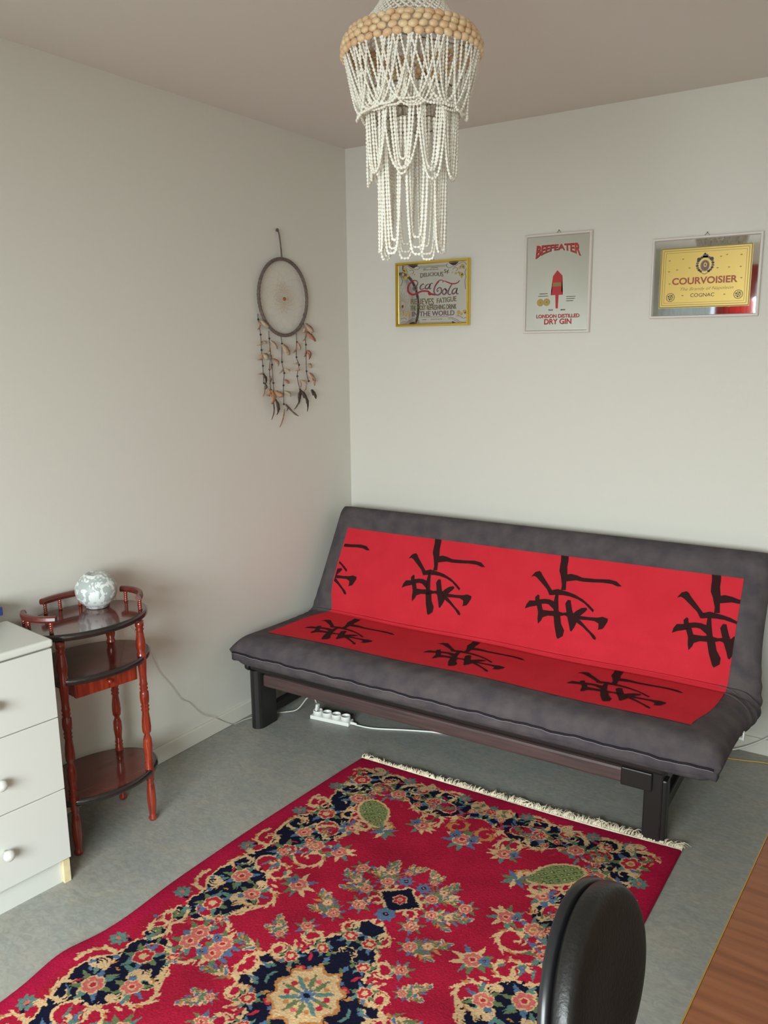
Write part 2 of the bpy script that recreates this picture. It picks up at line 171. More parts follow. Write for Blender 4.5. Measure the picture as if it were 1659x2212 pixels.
MT['green'] = mat('green_card', (96, 140, 84), 0.5)
MT['curtain'] = mat('rose_curtain', (190, 60, 62), 0.9)

# ------------------------------------------------------------------ helpers
def link(o, parent=None):
    sc.collection.objects.link(o)
    if parent: o.parent = parent
    return o
class MB:
    """collects geometry, then becomes ONE mesh object"""
    def __init__(s): s.v = []; s.f = []; s.m = []; s.sm = []
    def add(s, vs, fs, mi=0, smooth=False):
        o = len(s.v); s.v += [tuple(v) for v in vs]; s.f += [tuple(i+o for i in f) for f in fs]
        s.m += [mi]*len(fs); s.sm += [smooth]*len(fs)
    def bm(s, b, mi=0, smooth=False):
        b.verts.index_update(); s.add([v.co[:] for v in b.verts], [[v.index for v in f.verts] for f in b.faces], mi, smooth); b.free()
    def box(s, x0, x1, y0, y1, z0, z1, bev=0.0, mi=0, mtx=None, seg=2):
        b = bmesh.new(); bmesh.ops.create_cube(b, size=1)
        for v in b.verts: v.co = ((x0+x1)/2+v.co.x*(x1-x0), (y0+y1)/2+v.co.y*(y1-y0), (z0+z1)/2+v.co.z*(z1-z0))
        if bev: bmesh.ops.bevel(b, geom=b.edges[:], offset=bev, segments=seg, affect='EDGES', profile=0.5)
        if mtx: b.transform(mtx)
        s.bm(b, mi, False)
    def tube(s, pts, rad, n=8, mi=0, closed=False, cap=True):
        pts = [Vector(p) for p in pts]; N = len(pts)
        rr = rad if isinstance(rad, (list, tuple)) else [rad]*N
        vs = []; nrm = None
        for i, p in enumerate(pts):
            a = pts[(i-1) % N] if (i > 0 or closed) else p; c = pts[(i+1) % N] if (i < N-1 or closed) else p
            t = (c-a)
            t = t.normalized() if t.length > 1e-9 else Vector((0, 0, 1))
            if nrm is None:
                nrm = t.cross(Vector((0.3, 0.5, 0.81)))
                if nrm.length < 1e-3: nrm = t.cross(Vector((1, 0, 0)))
            nrm = (nrm-t*nrm.dot(t)).normalized(); bn = t.cross(nrm)
            for k in range(n):
                q = 2*PI*k/n; vs.append(p+(nrm*math.cos(q)+bn*math.sin(q))*rr[i])
        fs = []
        for i in range(N if closed else N-1):
            j = (i+1) % N
            for k in range(n): fs.append((i*n+k, i*n+(k+1) % n, j*n+(k+1) % n, j*n+k))
        if cap and not closed:
            fs.append(tuple(range(n))[::-1]); fs.append(tuple((N-1)*n+k for k in range(n)))
        s.add(vs, fs, mi, True)
    def lathe(s, prof, n=20, c=(0, 0, 0), mi=0, mtx=None, smooth=True):
        vs = []; fs = []
        for r, z in prof:
            for k in range(n):
                q = 2*PI*k/n; v = Vector((r*math.cos(q), r*math.sin(q), z))
                if mtx: v = mtx @ v
                vs.append(v+Vector(c))
        for i in range(len(prof)-1):
            for k in range(n): fs.append((i*n+k, i*n+(k+1) % n, (i+1)*n+(k+1) % n, (i+1)*n+k))
        fs.append(tuple(range(n))[::-1]); fs.append(tuple((len(prof)-1)*n+k for k in range(n)))
        s.add(vs, fs, mi, smooth)
    def ball(s, c, rx, ry=None, rz=None, n=10, mi=0, mtx=None):
        ry = rx if ry is None else ry; rz = rx if rz is None else rz
        b = bmesh.new(); bmesh.ops.create_uvsphere(b, u_segments=n, v_segments=max(4, n*2//3), radius=1)
        for v in b.verts:
            p = Vector((v.co.x*rx, v.co.y*ry, v.co.z*rz))
            if mtx: p = mtx @ p
            v.co = p+Vector(c)
        s.bm(b, mi, True)
    def prism(s, outline, z0, z1, mi=0, mi_side=None, smooth=False):
        n = len(outline); vs = [(x, y, z0) for x, y in outline]+[(x, y, z1) for x, y in outline]
        s.add(vs, [tuple(range(n))[::-1], tuple(range(n, 2*n))], mi)
        s.add(vs, [(k, (k+1) % n, n+(k+1) % n, n+k) for k in range(n)], mi if mi_side is None else mi_side, smooth)
    def build(s, name, mats, parent=None, loc=None, rotz=None):
        me = bpy.data.meshes.new(name); me.from_pydata(s.v, [], s.f)
        for m in (mats if isinstance(mats, (list, tuple)) else [mats]): me.materials.append(m)
        me.polygons.foreach_set('material_index', s.m); me.polygons.foreach_set('use_smooth', s.sm)
        me.update()
        b = bmesh.new(); b.from_mesh(me); bmesh.ops.recalc_face_normals(b, faces=b.faces); b.to_mesh(me); b.free()
        o = bpy.data.objects.new(name, me); link(o, parent)
        if loc: o.location = loc
        if rotz is not None: o.rotation_euler = (0, 0, rotz)
        return o
def tag(o, label, cat=None, group=None):
    o['label'] = label
    if cat: o['category'] = cat
    if group: o['group'] = group
    return o
def empty(name, loc, rotz=0, label=None, cat=None, group=None):
    o = bpy.data.objects.new(name, None); o.location = loc; o.rotation_euler = (0, 0, rotz); o.empty_display_size = 0.05
    link(o)
    if label: tag(o, label, cat, group)
    return o
def structure(o): o['kind'] = 'structure'; return o
def catmull(pts, k=8, closed=False):
    P = [Vector(p) for p in pts]; n = len(P); out = []
    for i in range(n if closed else n-1):
        if closed: p0, p1, p2, p3 = P[(i-1) % n], P[i], P[(i+1) % n], P[(i+2) % n]
        else: p0, p1, p2, p3 = P[max(i-1, 0)], P[i], P[i+1], P[min(i+2, n-1)]
        for j in range(k):
            t = j/k
            out.append(0.5*((2*p1)+(p2-p0)*t+(2*p0-5*p1+4*p2-p3)*t*t+(3*p1-p0-3*p2+p3)*t**3))
    if not closed: out.append(P[-1])
    return out

# ------------------------------------------------------------------ room
RX, RZ = 3.45, 2.5
m = MB(); m.box(-0.1, RX+0.1, WALLY-0.1, 0.1, -0.1, 0.0); structure(m.build('floor', MT['floor']))
m = MB(); m.box(-0.1, RX+0.1, WALLY-0.1, 0.1, RZ, RZ+0.1); structure(m.build('ceiling', MT['ceiling']))
m = MB(); m.box(-0.1, 0, WALLY-0.1, 0.0, 0, RZ); structure(m.build('wall_left', MT['wall']))
m = MB(); m.box(-0.1, RX+0.1, 0, 0.1, 0, RZ); structure(m.build('wall_back', MT['wall']))
m = MB(); m.box(RX, RX+0.1, WALLY-0.1, 0.0, 0, RZ); structure(m.build('wall_right', MT['wall']))
m = MB()
m.box(0, WX0, WALLY-0.1, WALLY, 0, RZ); m.box(WX1, RX, WALLY-0.1, WALLY, 0, RZ)
m.box(WX0, WX1, WALLY-0.1, WALLY, 0, WZ0); m.box(WX0, WX1, WALLY-0.1, WALLY, WZ1, RZ)
structure(m.build('wall_front', MT['wall']))
m = MB()
for a in ((WX0, WX0+0.05, WZ0, WZ1), (WX1-0.05, WX1, WZ0, WZ1), (WX0+0.05, WX1-0.05, WZ0, WZ0+0.05), (WX0+0.05, WX1-0.05, WZ1-0.05, WZ1), ((WX0+WX1)/2-0.02, (WX0+WX1)/2+0.02, WZ0+0.05, WZ1-0.05)):
    m.box(a[0], a[1], WALLY-0.08, WALLY-0.02, a[2], a[3], 0.004)
win = structure(m.build('window_1', MT['trim']))
gm = bpy.data.materials.new('window_glass'); gm.use_nodes = True
nt = gm.node_tree; nt.nodes.remove(nt.nodes['Principled BSDF']); out = nt.nodes['Material Output']
tr = nt.nodes.new('ShaderNodeBsdfTransparent'); gl = nt.nodes.new('ShaderNodeBsdfGlossy'); gl.inputs['Roughness'].default_value = 0.02
mx = nt.nodes.new('ShaderNodeMixShader'); mx.inputs[0].default_value = 0.06
nt.links.new(tr.outputs[0], mx.inputs[1]); nt.links.new(gl.outputs[0], mx.inputs[2]); nt.links.new(mx.outputs[0], out.inputs['Surface'])
m = MB(); m.box(WX0+0.05, WX1-0.05, WALLY-0.052, WALLY-0.048, WZ0+0.05, WZ1-0.05); g_ = m.build('pane', gm, win); g_['kind'] = 'structure'
# skirting boards
def baseboard(name, x0, x1, y0, y1, h=0.066):
    m = MB(); m.box(x0, x1, y0, y1, 0, h, 0.003); return structure(m.build(name, MT['trim']))
baseboard('baseboard_left', 0, 0.013, WALLY, 0); baseboard('baseboard_back', 0.013, RX, -0.013, 0)
# curtains at the window behind the photographer; white sheer added to brighten mirror reflections
def cloth_mat(name, col, tl):
    m = mat(name, col, 0.9); nt = m.node_tree; b = nt.nodes['Principled BSDF']
    t = nt.nodes.new('ShaderNodeBsdfTranslucent'); t.inputs['Color'].default_value = lin(col)+(1,)
    x = nt.nodes.new('ShaderNodeMixShader'); x.inputs[0].default_value = tl
    nt.links.new(b.outputs[0], x.inputs[1]); nt.links.new(t.outputs[0], x.inputs[2]); nt.links.new(x.outputs[0], nt.nodes['Material Output'].inputs['Surface'])
    return m
def curtain(x0, x1, z0, mt, label, dy):
    m = MB(); n = 60; vs = []; fs = []
    for i in range(n+1):
        x = x0+(x1-x0)*i/n; y = WALLY+dy+0.020*math.sin(i*0.75)
        for off in (-0.001, 0.001): vs += [(x, y+off, z0), (x, y+off, 2.30)]
    for i in range(n):
        a = i*4; b = a+4
        fs += [(a, b, b+1, a+1), (a+2, a+3, b+3, b+2)]
    m.add(vs, fs, 0, True); tag(m.build('curtain', mt), label, 'curtain')
curtain(0.06, 0.56, 0.5, cloth_mat('added_sheer', (228, 232, 232), 0.5), 'white sheer curtain added behind the photographer to brighten the mirror reflections', 0.05)
curtain(0.60, 0.96, 0.3, cloth_mat('rose_curtain', (196, 84, 80), 0.35), 'rose red curtain hanging beside the white sheer behind the photographer', 0.09)

# ------------------------------------------------------------------ sofa bed
SR = 0.0194
sofa = empty('sofa_bed', (1.0, 0.0, 0.0), SR, 'dark grey futon sofa bed with red printed panel on black wooden frame', 'sofa')
T = 0.064                                    # half thickness of the mattress
# centre line of the mattress in (y, z): front lip, seat, fold, backrest
P0, P1, P2 = Vector((-0.955, 0.368)), Vector((-0.384, 0.338)), Vector((-0.098, 0.829))
d1 = (P1-P0).normalized(); d2 = (P2-P1).normalized()
RF = 0.082
turn = math.acos(max(-1, min(1, d1.dot(d2)))); tl = RF*math.tan(turn/2)
A1 = P1-d1*tl; A2 = P1+d2*tl
L1 = (A1-P0).length; LA = RF*turn; L2 = (P2-A2).length; LT = L1+LA+L2
n1 = Vector((-d1.y, d1.x))                   # points up out of the seat
cen = A1+n1*RF
def centre(s):
    if s <= L1:
        p = P0+d1*s; t = d1
        # droop of the front lip
        return p, t
    if s <= L1+LA:
        a = (s-L1)/RF
        r0 = A1-cen
        c, q = math.cos(a), math.sin(a)
        return cen+Vector((r0.x*c-r0.y*q, r0.x*q+r0.y*c)), Vector((d1.x*c-d1.y*q, d1.x*q+d1.y*c))
    return A2+d2*(s-L1-LA), d2
XL, XR = -0.958, 0.972
def edge_k(d, r):
    if d >= r: return 1.0
    q = max(0.0, 1-d/r); return math.sqrt(max(0.0, 1-q*q))
def wob(x, s): # soft unevenness of the stuffing
    return 0.004*math.sin(3.1*x+1.3)*math.sin(5*s+0.4)+0.0025*math.sin(9*x+4*s)
def fold_dent(s, x):
    d = s-(L1+LA*0.5); w = 0
    w -= 0.013*math.exp(-((d+0.005)/0.012)**2)*(0.75+0.25*math.sin(4*x))
    w += 0.009*math.exp(-((d+0.034)/0.018)**2)
    w -= 0.009*math.exp(-((d+0.062+0.008*math.sin(2.3*x))/0.009)**2)*(0.6+0.4*math.sin(2.2*x+0.6))
    w += 0.004*math.exp(-((d-0.04)/0.02)**2)
    w -= 0.003*math.exp(-((d-0.12-0.02*math.sin(1.7*x+1))/0.02)**2)*max(0, math.sin(1.5*x+0.9))
    return w
def surf(x, s, side=1):
    """point on the mattress skin, side +1 the upholstered face, -1 the underside"""
    c, t = centre(min(max(s, 0.0), LT)); nn = Vector((-t.y, t.x))
    k = edge_k(min(x-XL, XR-x), 0.075)*min(edge_k(s, 0.085 if side > 0 else 0.03), edge_k(LT-s, 0.055))
    h = T*k
    if side > 0: h += (wob(x, s)+fold_dent(s, x)*1.0)*min(1, k*k)
    # ends sag a little and puff out at the fold
    p = c+nn*h*side
    xx = x
    e = min(x-XL, XR-x)
    if e < 0.09:
        puff = 0.030*math.exp(-((s-L1-0.02)/0.16)**2)*(1-e/0.09)
        gather = 0.004*math.sin(s*120)*math.exp(-((s-L1)/0.13)**2)*(1-e/0.09)
        xx += (1 if x > 0 else -0.25)*puff+(1 if x > 0 else -1)*gather
    return Vector((xx, p.x, p.y))
m = MB()
def clus(n, a, b, e=0.09):        # stations, crowded towards the ends
    o = []
    ne = 9
    for i in range(ne): q = i/ne; o.append(a+e*(1-math.cos(q*PI/2)))
    for i in range(n+1): o.append(a+e+(b-a-2*e)*i/n)
    for i in range(ne-1, -1, -1): q = i/ne; o.append(b-e*(1-math.cos(q*PI/2)))
    return o
xs = clus(90, XL, XR); ss = clus(130, 0, LT)
for side in (1, -1):
    vs = [surf(x, s, side) for s in ss for x in xs]; nx = len(xs)
    fs = [(j*nx+i, j*nx+i+1, (j+1)*nx+i+1, (j+1)*nx+i) for j in range(len(ss)-1) for i in range(nx-1)]
    m.add(vs, fs, 0, True)
mattress = m.build('mattress', MT['denim'], sofa)
# piping seam that runs round the front lip and both ends
def seam_line(off, sgn):
    pts = []
    for i in range(0, 121):
        x = XL+0.02+(XR-XL-0.04)*i/120
        p = surf(x, 0.0, 1)
        pts.append((p.x, -0.9585+0.0015*math.sin(i*0.9), 0.352+off+0.0022*math.sin(i*0.55)+0.001*math.sin(i*1.7)))
    return pts
# the strip hanging under the seam (bottom border of the cover)
m = MB(); nx = 121; vs = []; fs = []
for i in range(nx):
    x = XL+0.012+(XR-XL-0.024)*i/(nx-1); w = 0.003*math.sin(i*0.5)+0.0015*math.sin(i*1.3)
    zt = 0.357+w; zb = 0.318+w*0.6+0.003*math.sin(i*0.23)
    for (y, z) in ((-0.951, zt), (-0.9555, zt-0.006), (-0.954, zb+0.008), (-0.944, zb), (-0.90, zb-0.005), (-0.90, zt)): vs.append((x, y, z))
for i in range(nx-1):
    for k in range(6): fs.append((i*6+k, (i+1)*6+k, (i+1)*6+(k+1) % 6, i*6+(k+1) % 6))
fs += [tuple(range(6)), tuple((nx-1)*6+k for k in range(6))]
m.add(vs, fs, 0, True); m.build('border_strip', MT['denim'], mattress)
m = MB(); m.tube(seam_line(0.008, 1), 0.0032, 6); m.build('seam', MT['seam'], mattress)
m = MB(); m.tube([(x, y-0.003, z-0.0045) for x, y, z in seam_line(0.008, 1)], 0.0011, 5); m.build('stitching', MT['thread'], mattress)
# gathers at the right hand end
m = MB()
for (s0, s1, dx, e0) in ((L1-0.06, L1+0.01, 0.0, 0.13), (L1-0.10, L1-0.03, 0.01, 0.12), (L1-0.005, L1+0.03, 0.0, 0.11)):
    pts = []
    for i in range(22):
        q = i/21; x = XR-e0+(e0-0.004)*q; s = s1+(s0-s1)*q*q
        p = surf(x, s, 1); pts.append((p.x, p.y, p.z+0.0002))
    m.tube(pts, [0.0035*math.sin(PI*(0.05+0.9*i/21)) for i in range(22)], 6)
m.build('gather_fold', MT['denim'], mattress)
m = MB(); p = surf(XR, 0.17, 1)
m.box(XR+0.012, XR+0.016, -0.66, -0.645, 0.335, 0.362, 0.0, 0, None); m.box(XR-0.012, XR+0.016, -0.655, -0.645, 0.335, 0.341)
tag(m.build('care_tag', MT['white_plastic'], mattress), 'white cloth care tag')
# red panel: v = 0..PV along the face, split at the fold
SB = L1+LA*0.5                     # arc position of the fold
PXL, PXR = -0.848, 0.889
S_front, S_back = 0.125, SB+0.4385
m = MB(); xs2 = [PXL+(PXR-PXL)*i/110 for i in range(111)]; ss2 = [S_front+(S_back-S_front)*j/150 for j in range(151)]
def skin(x, s, off):
    e = 0.004
    p = surf(x, s); a = surf(x+e, s)-surf(x-e, s); b = surf(x, s+e)-surf(x, s-e); nn = a.cross(b)
    nn.normalize()
    return p+nn*off
def pan_x(x, s):      # the panel narrows at the fold on the left and at the front corner on the right
    u = (x-PXL)/(PXR-PXL)
    xl = -0.856+0.048*math.exp(-((s-SB)/0.10)**2); xr = 0.889-0.034*math.exp(-((s-S_front)/0.13)**2)
    return xl+(xr-xl)*u
vs = [skin(pan_x(x, s), s, 0.0022) for s in ss2 for x in xs2]; nx = len(xs2)
m.add(vs, [(j*nx+i, j*nx+i+1, (j+1)*nx+i+1, (j+1)*nx+i) for j in range(len(ss2)-1) for i in range(nx-1)], 0, True)
# brush characters of the print, clipped to the panel and laid on the skin
def clip(poly, f):
    o = []
    for i in range(len(poly)):
        a, b = poly[i], poly[(i+1) % len(poly)]; fa, fb = f(a), f(b)
        if fa >= 0: o.append(a)
        if (fa >= 0) != (fb >= 0):
            t = fa/(fa-fb); o.append((a[0]+(b[0]-a[0])*t, a[1]+(b[1]-a[1])*t))
    return o
def glyph(gx, vfun, smin, smax):
    for st in GLYPH:
        poly = [(gx+x, vfun(v)) for x, v in st]
        for f in (lambda q: q[0]-PXL, lambda q: PXR-q[0], lambda q: q[1]-smin, lambda q: smax-q[1]):
            if len(poly) > 2: poly = clip(poly, f)
        if len(poly) < 3: continue
        b = bmesh.new()
        try:
            f = b.faces.new([b.verts.new((x, s, 0)) for x, s in poly])
        except ValueError:
            b.free(); continue
        bmesh.ops.triangulate(b, faces=b.faces[:])
        for _ in range(4):
            es = [e for e in b.edges if e.calc_length() > 0.018]
            if es: bmesh.ops.subdivide_edges(b, edges=es, cuts=1); bmesh.ops.triangulate(b, faces=b.faces[:])
        for v in b.verts: v.co = skin(v.co.x, v.co.y, 0.0036)
        m.bm(b, 1, True)
for k in (-2, -1, 0, 1):
    glyph(0.088+0.583*k, lambda v: SB+0.012+v, SB, S_back)
for gx in (-0.765, -0.182, 0.401):
    glyph(gx, lambda v: S_front-0.045+v*0.93, S_front, SB)
mred = m.build('red_panel', [MT['red_cloth'], MT['ink']], mattress)
tag(mred, 'red cotton panel printed with large black brush characters')
# wooden frame
def sub(name, mats, bx, bev=0.004, parent=sofa, label=None):
    m = MB()
    for b in bx: m.box(*b, bev)
    o = m.build(name, mats, parent)
    if label: o['label'] = label
    return o
sub('seat_rail', MT['black_wood'], [(-0.915, 0.80, -0.885, -0.845, 0.257, 0.322)], 0.012)
sub('front_rail', [MT['brown_wood']], [(-0.868, 0.668, -0.860, -0.835, 0.187, 0.243)], 0.010, label='dark brown lower rail')
sub('rail_bracket', MT['black_wood'], [(0.655, 0.755, -0.864, -0.830, 0.184, 0.247)], 0.004)
m = MB()   # left leg, rounded front
prof = [(math.cos(a)*0.030, -0.03-math.sin(a)*0.034) for a in [PI*k/12 for k in range(13)]]+[(-0.030, 0.05), (0.030, 0.05)]
m.prism([(-0.897+x, -0.825+y) for x, y in prof], 0.0, 0.262, 0, smooth=False); m.build('leg', MT['black_wood'], sofa)
sub('leg', MT['black_wood'], [(0.727, 0.787, -0.850, -0.775, 0.0, 0.252), (0.778, 0.80, -0.845, -0.80, 0.0, 0.225)], 0.006)
sub('leg', MT['black_wood'], [(-0.927, -0.867, -0.36, -0.27, 0.0, 0.262)], 0.006)
sub('leg', MT['black_wood'], [(0.727, 0.787, -0.36, -0.27, 0.0, 0.262)], 0.006)
sub('side_rail', MT['black_wood'], [(-0.922, -0.872, -0.80, -0.35, 0.205, 0.262), (-0.912, -0.884, -0.80, -0.35, 0.03, 0.075)], 0.006)
sub('side_rail', MT['black_wood'], [(0.732, 0.782, -0.80, -0.35, 0.205, 0.262), (0.742, 0.770, -0.80, -0.35, 0.03, 0.075)], 0.006)
sub('rear_rail', MT['black_wood'], [(-0.915, 0.80, -0.36, -0.32, 0.23, 0.262)], 0.006)
for k in range(9): sub('slat', MT['brown_wood'], [(-0.85+k*0.19, -0.79+k*0.19, -0.85, -0.33, 0.262, 0.275)], 0.002)
m = MB(); m.lathe([(0.0, 0), (0.02, 0), (0.022, 0.01), (0.02, 0.02), (0.0, 0.02)], 16, (-0.927, -0.86, 0.27), mtx=Matrix.Rotation(-PI/2, 4, 'Y')); m.build('hinge_cap', MT['black_wood'], sofa)
for x, z in ((-0.80, 0.287), (0.02, 0.285), (0.575, 0.281)):
    m = MB(); m.ball((x, -0.8855, z), 0.0042, 0.002, 0.0042, 8); tag(m.build('screw', MT['chrome'], sofa), 'small chrome screw')
m = MB(); m.box(0.762, 0.786, -0.862, -0.845, 0.2525, 0.2545, 0.0005); m.ball((0.772, -0.868, 0.259), 0.008, 0.003, 0.003, 10)
tag(m.build('hinge_plate', MT['chrome'], sofa), 'small chrome hinge plate')

# ------------------------------------------------------------------ oval plant stand
stand = empty('plant_stand', (0.17, -1.73, 0), math.radians(-10), 'oval three-tier mahogany side table with turned legs against left wall', 'side table')
def oval(a, b, n=64): return [(a*math.cos(2*PI*k/n), b*math.sin(2*PI*k/n)) for k in range(n)]
def shelf(z, a=0.15, b=0.21, th=0.022):
    m = MB(); n = 72
    prof = [(0, -th), (-0.004, -th), (0.0, -th+0.004), (0.0, -0.004), (-0.005, 0.0)]
    rings = []
    vs = []
    for (d, dz) in prof[1:]:
        for x, y in oval(a+d, b+d, n): vs.append((x, y, z+dz))
    R = len(prof)-1; fs = []
    for i in range(R-1):
        for k in range(n): fs.append((i*n+k, i*n+(k+1) % n, (i+1)*n+(k+1) % n, (i+1)*n+k))
    m.add(vs, fs, 1, True)
    m.add([v for v in vs[:n]], [tuple(range(n))[::-1]], 0); 
    top = vs[(R-1)*n:]
    inner = [(x, y, z) for x, y in oval(a-0.011, b-0.011, n)]
    m.add(top+inner, [(k, (k+1) % n, n+(k+1) % n, n+k) for k in range(n)], 1)
    m.add(inner, [tuple(range(n))], 0)
    return m.build('shelf', [MT['shelf_top'], MT['shelf_edge']], stand)
for z in (0.745, 0.60, 0.193): shelf(z)
LP = [(0.0, 0.0), (0.0095, 0.0), (0.0125, 0.006), (0.0125, 0.012), (0.0095, 0.017), (0.0105, 0.03), (0.0135, 0.07), (0.0125, 0.11), (0.0105, 0.135), (0.0085, 0.145), (0.012, 0.150), (0.0085, 0.155), (0.012, 0.160), (0.0125, 0.172),
      (0.0125, 0.20), (0.0105, 0.205), (0.0125, 0.212), (0.0095, 0.218), (0.0125, 0.224), (0.010, 0.230), (0.0105, 0.245), (0.0135, 0.275), (0.0125, 0.30), (0.0075, 0.318), (0.0125, 0.328), (0.0135, 0.345), (0.0125, 0.37), (0.0095, 0.40),
      (0.0125, 0.407), (0.0095, 0.413), (0.0125, 0.420), (0.0095, 0.426), (0.0125, 0.434), (0.0135, 0.450), (0.0130, 0.470), (0.0095, 0.477), (0.0125, 0.484), (0.0095, 0.490), (0.0125, 0.497), (0.0105, 0.505), (0.0105, 0.53), (0.013, 0.575),
      (0.013, 0.605), (0.0105, 0.61), (0.0145, 0.63), (0.0135, 0.65), (0.0105, 0.678), (0.0095, 0.685), (0.0125, 0.691), (0.0095, 0.696), (0.0125, 0.702), (0.0125, 0.72), (0.0, 0.7235)]
for u, v in ((0.1, -0.135), (0.1, 0.135), (-0.1, 0.135), (-0.1, -0.135)):
    m = MB(); m.lathe([(r*1.14, z) for r, z in LP], 20, (u, v, 0)); m.build('leg', MT['mahogany'], stand)
m = MB(); m.box(-0.085, 0.078, -0.10, 0.115, 0.522, 0.577, 0.002); m.build('drawer_case', MT['mahogany'], stand)
m = MB(); m.box(0.079, 0.096, -0.098, 0.118, 0.519, 0.5765, 0.003); dr = m.build('drawer', MT['mahogany'], stand)
m = MB(); m.lathe([(0, 0), (0.004, 0), (0.0035, 0.006), (0.008, 0.010), (0.0085, 0.015), (0.005, 0.020), (0, 0.021)], 14, (0.096, 0.012, 0.549), mtx=Matrix.Rotation(PI/2, 4, 'Y')); m.build('knob', MT['mahogany'], dr)
def gallery(p0, p1, posts):
    m = MB(); n = 28; A, B = 0.131, 0.189; vs = []; fs = []
    for i in range(n+1):
        q = math.radians(p0+(p1-p0)*i/n)
        for (d, z) in ((-0.008, 0.7815), (0.008, 0.7815), (0.010, 0.788), (0.008, 0.797), (0.003, 0.8005), (-0.006, 0.7995), (-0.010, 0.79)):
            vs.append(((A+d)*math.cos(q), (B+d)*math.sin(q), z))
    for i in range(n):
        for k in range(7): fs.append((i*7+k, i*7+(k+1) % 7, (i+1)*7+(k+1) % 7, (i+1)*7+k))
    fs += [tuple(range(7)), tuple(n*7+k for k in range(7))]
    m.add(vs, fs, 0, False); r = m.build('gallery_rail', MT['mahogany_dark'], stand)
    for q in posts:
        q = math.radians(q); m = MB()
        pr = [(0, 0.7452), (0.0065, 0.7452), (0.0068, 0.750)]
        for k in range(4): z = 0.753+k*0.007; pr += [(0.0045, z-0.002), (0.0066, z+0.0015), (0.0066, z+0.003)]
        pr += [(0.0045, 0.7795), (0.006, 0.783), (0, 0.783)]
        m.lathe(pr, 12, (A*math.cos(q), B*math.sin(q), 0)); m.build('spindle', MT['mahogany'], r)
gallery(-112, -46, (-104, -84, -52)); gallery(-153, -231, (-157, -174, -195, -224)); gallery(118, 52, (112, 82, 58))

# ------------------------------------------------------------------ globe lamp on the stand
lampx, lampy = 0.118, -1.640
lamp = empty('globe_lamp', (lampx, lampy, 0.7455), 0, 'frosted white glass globe lamp with floral pattern standing on the oval side table', 'lamp')
gmat = mat('frosted_floral_glass', (200, 204, 200), 0.45)
nt = gmat.node_tree; b = nt.nodes['Principled BSDF']; tc = nt.nodes.new('ShaderNodeTexCoord')
n1_ = nt.nodes.new('ShaderNodeTexNoise'); n1_.inputs['Scale'].default_value = 32; n1_.inputs['Detail'].default_value = 3; n1_.inputs['Distortion'].default_value = 1.5
vo = nt.nodes.new('ShaderNodeTexVoronoi'); vo.inputs['Scale'].default_value = 75
nt.links.new(tc.outputs['Object'], n1_.inputs['Vector']); nt.links.new(tc.outputs['Object'], vo.inputs['Vector'])
ad = nt.nodes.new('ShaderNodeMath'); ad.operation = 'MULTIPLY_ADD'; ad.inputs[1].default_value = -0.35
nt.links.new(vo.outputs['Distance'], ad.inputs[0]); nt.links.new(n1_.outputs['Fac'], ad.inputs[2])
rp = nt.nodes.new('ShaderNodeValToRGB'); e = rp.color_ramp.elements
e[0].position = 0.30; e[0].color = lin((172, 178, 176))+(1,); e[1].position = 0.35; e[1].color = lin((224, 228, 225))+(1,)
nt.links.new(ad.outputs[0], rp.inputs['Fac']); nt.links.new(rp.outputs['Color'], b.inputs['Base Color'])
b.inputs['Subsurface Weight'].default_value = 0.25; b.inputs['Subsurface Radius'].default_value = (0.02, 0.02, 0.02)
pr = [(0.0, 0.0), (0.030, 0.0), (0.036, 0.002)]
for k in range(1, 16):
    a = -PI/2+PI*(0.14+0.70*k/16); pr.append((0.068*math.cos(a), 0.060+0.062*math.sin(a)))
pr += [(0.034, 0.1165), (0.031, 0.1172), (0.028, 0.1160), (0.02, 0.1145), (0, 0.114)]
m = MB(); m.lathe(pr, 40); m.build('globe', gmat, lamp)
cord_w = [(0.10, -1.60, 0.7490), (0.075, -1.56, 0.7490), (0.050, -1.525, 0.7490), (0.030, -1.50, 0.735), (0.022, -1.48, 0.69), (0.012, -1.43, 0.60), (0.008, -1.345, 0.475), (0.008, -1.303, 0.374), (0.008, -1.245, 0.29), (0.008, -1.202, 0.222), (0.008, -1.16, 0.190), (0.008, -1.115, 0.135), (0.014, -1.088, 0.107), (0.018, -1.037, 0.078), (0.018, -0.96, 0.022), (0.02, -0.92, 0.003), (0.03, -0.86, 0.003), (0.075, -0.765, 0.003), (0.13, -0.715, 0.004), (0.18, -0.69, 0.02), (0.22, -0.665, 0.075), (0.262, -0.675, 0.088), (0.282, -0.682, 0.07)]
m = MB(); m.tube([Vector(c)-Vector((lampx, lampy, 0.7455)) for c in catmull(cord_w, 8)], [0.0011 if i < 8*15 else 0.003 for i in range(8*(len(cord_w)-1)+1)], 6); cordo = m.build('power_cord', MT['grey_cord'], lamp)
m = MB(); m.box(-0.006, 0.006, -0.009, 0.009, 0.0, 0.032, 0.003, mtx=Matrix.Translation((0.283-lampx, -0.682-lampy, 0.036-0.7455)) @ Matrix.Rotation(0.2, 4, 'Y')); m.build('plug', MT['white_plastic'], cordo)

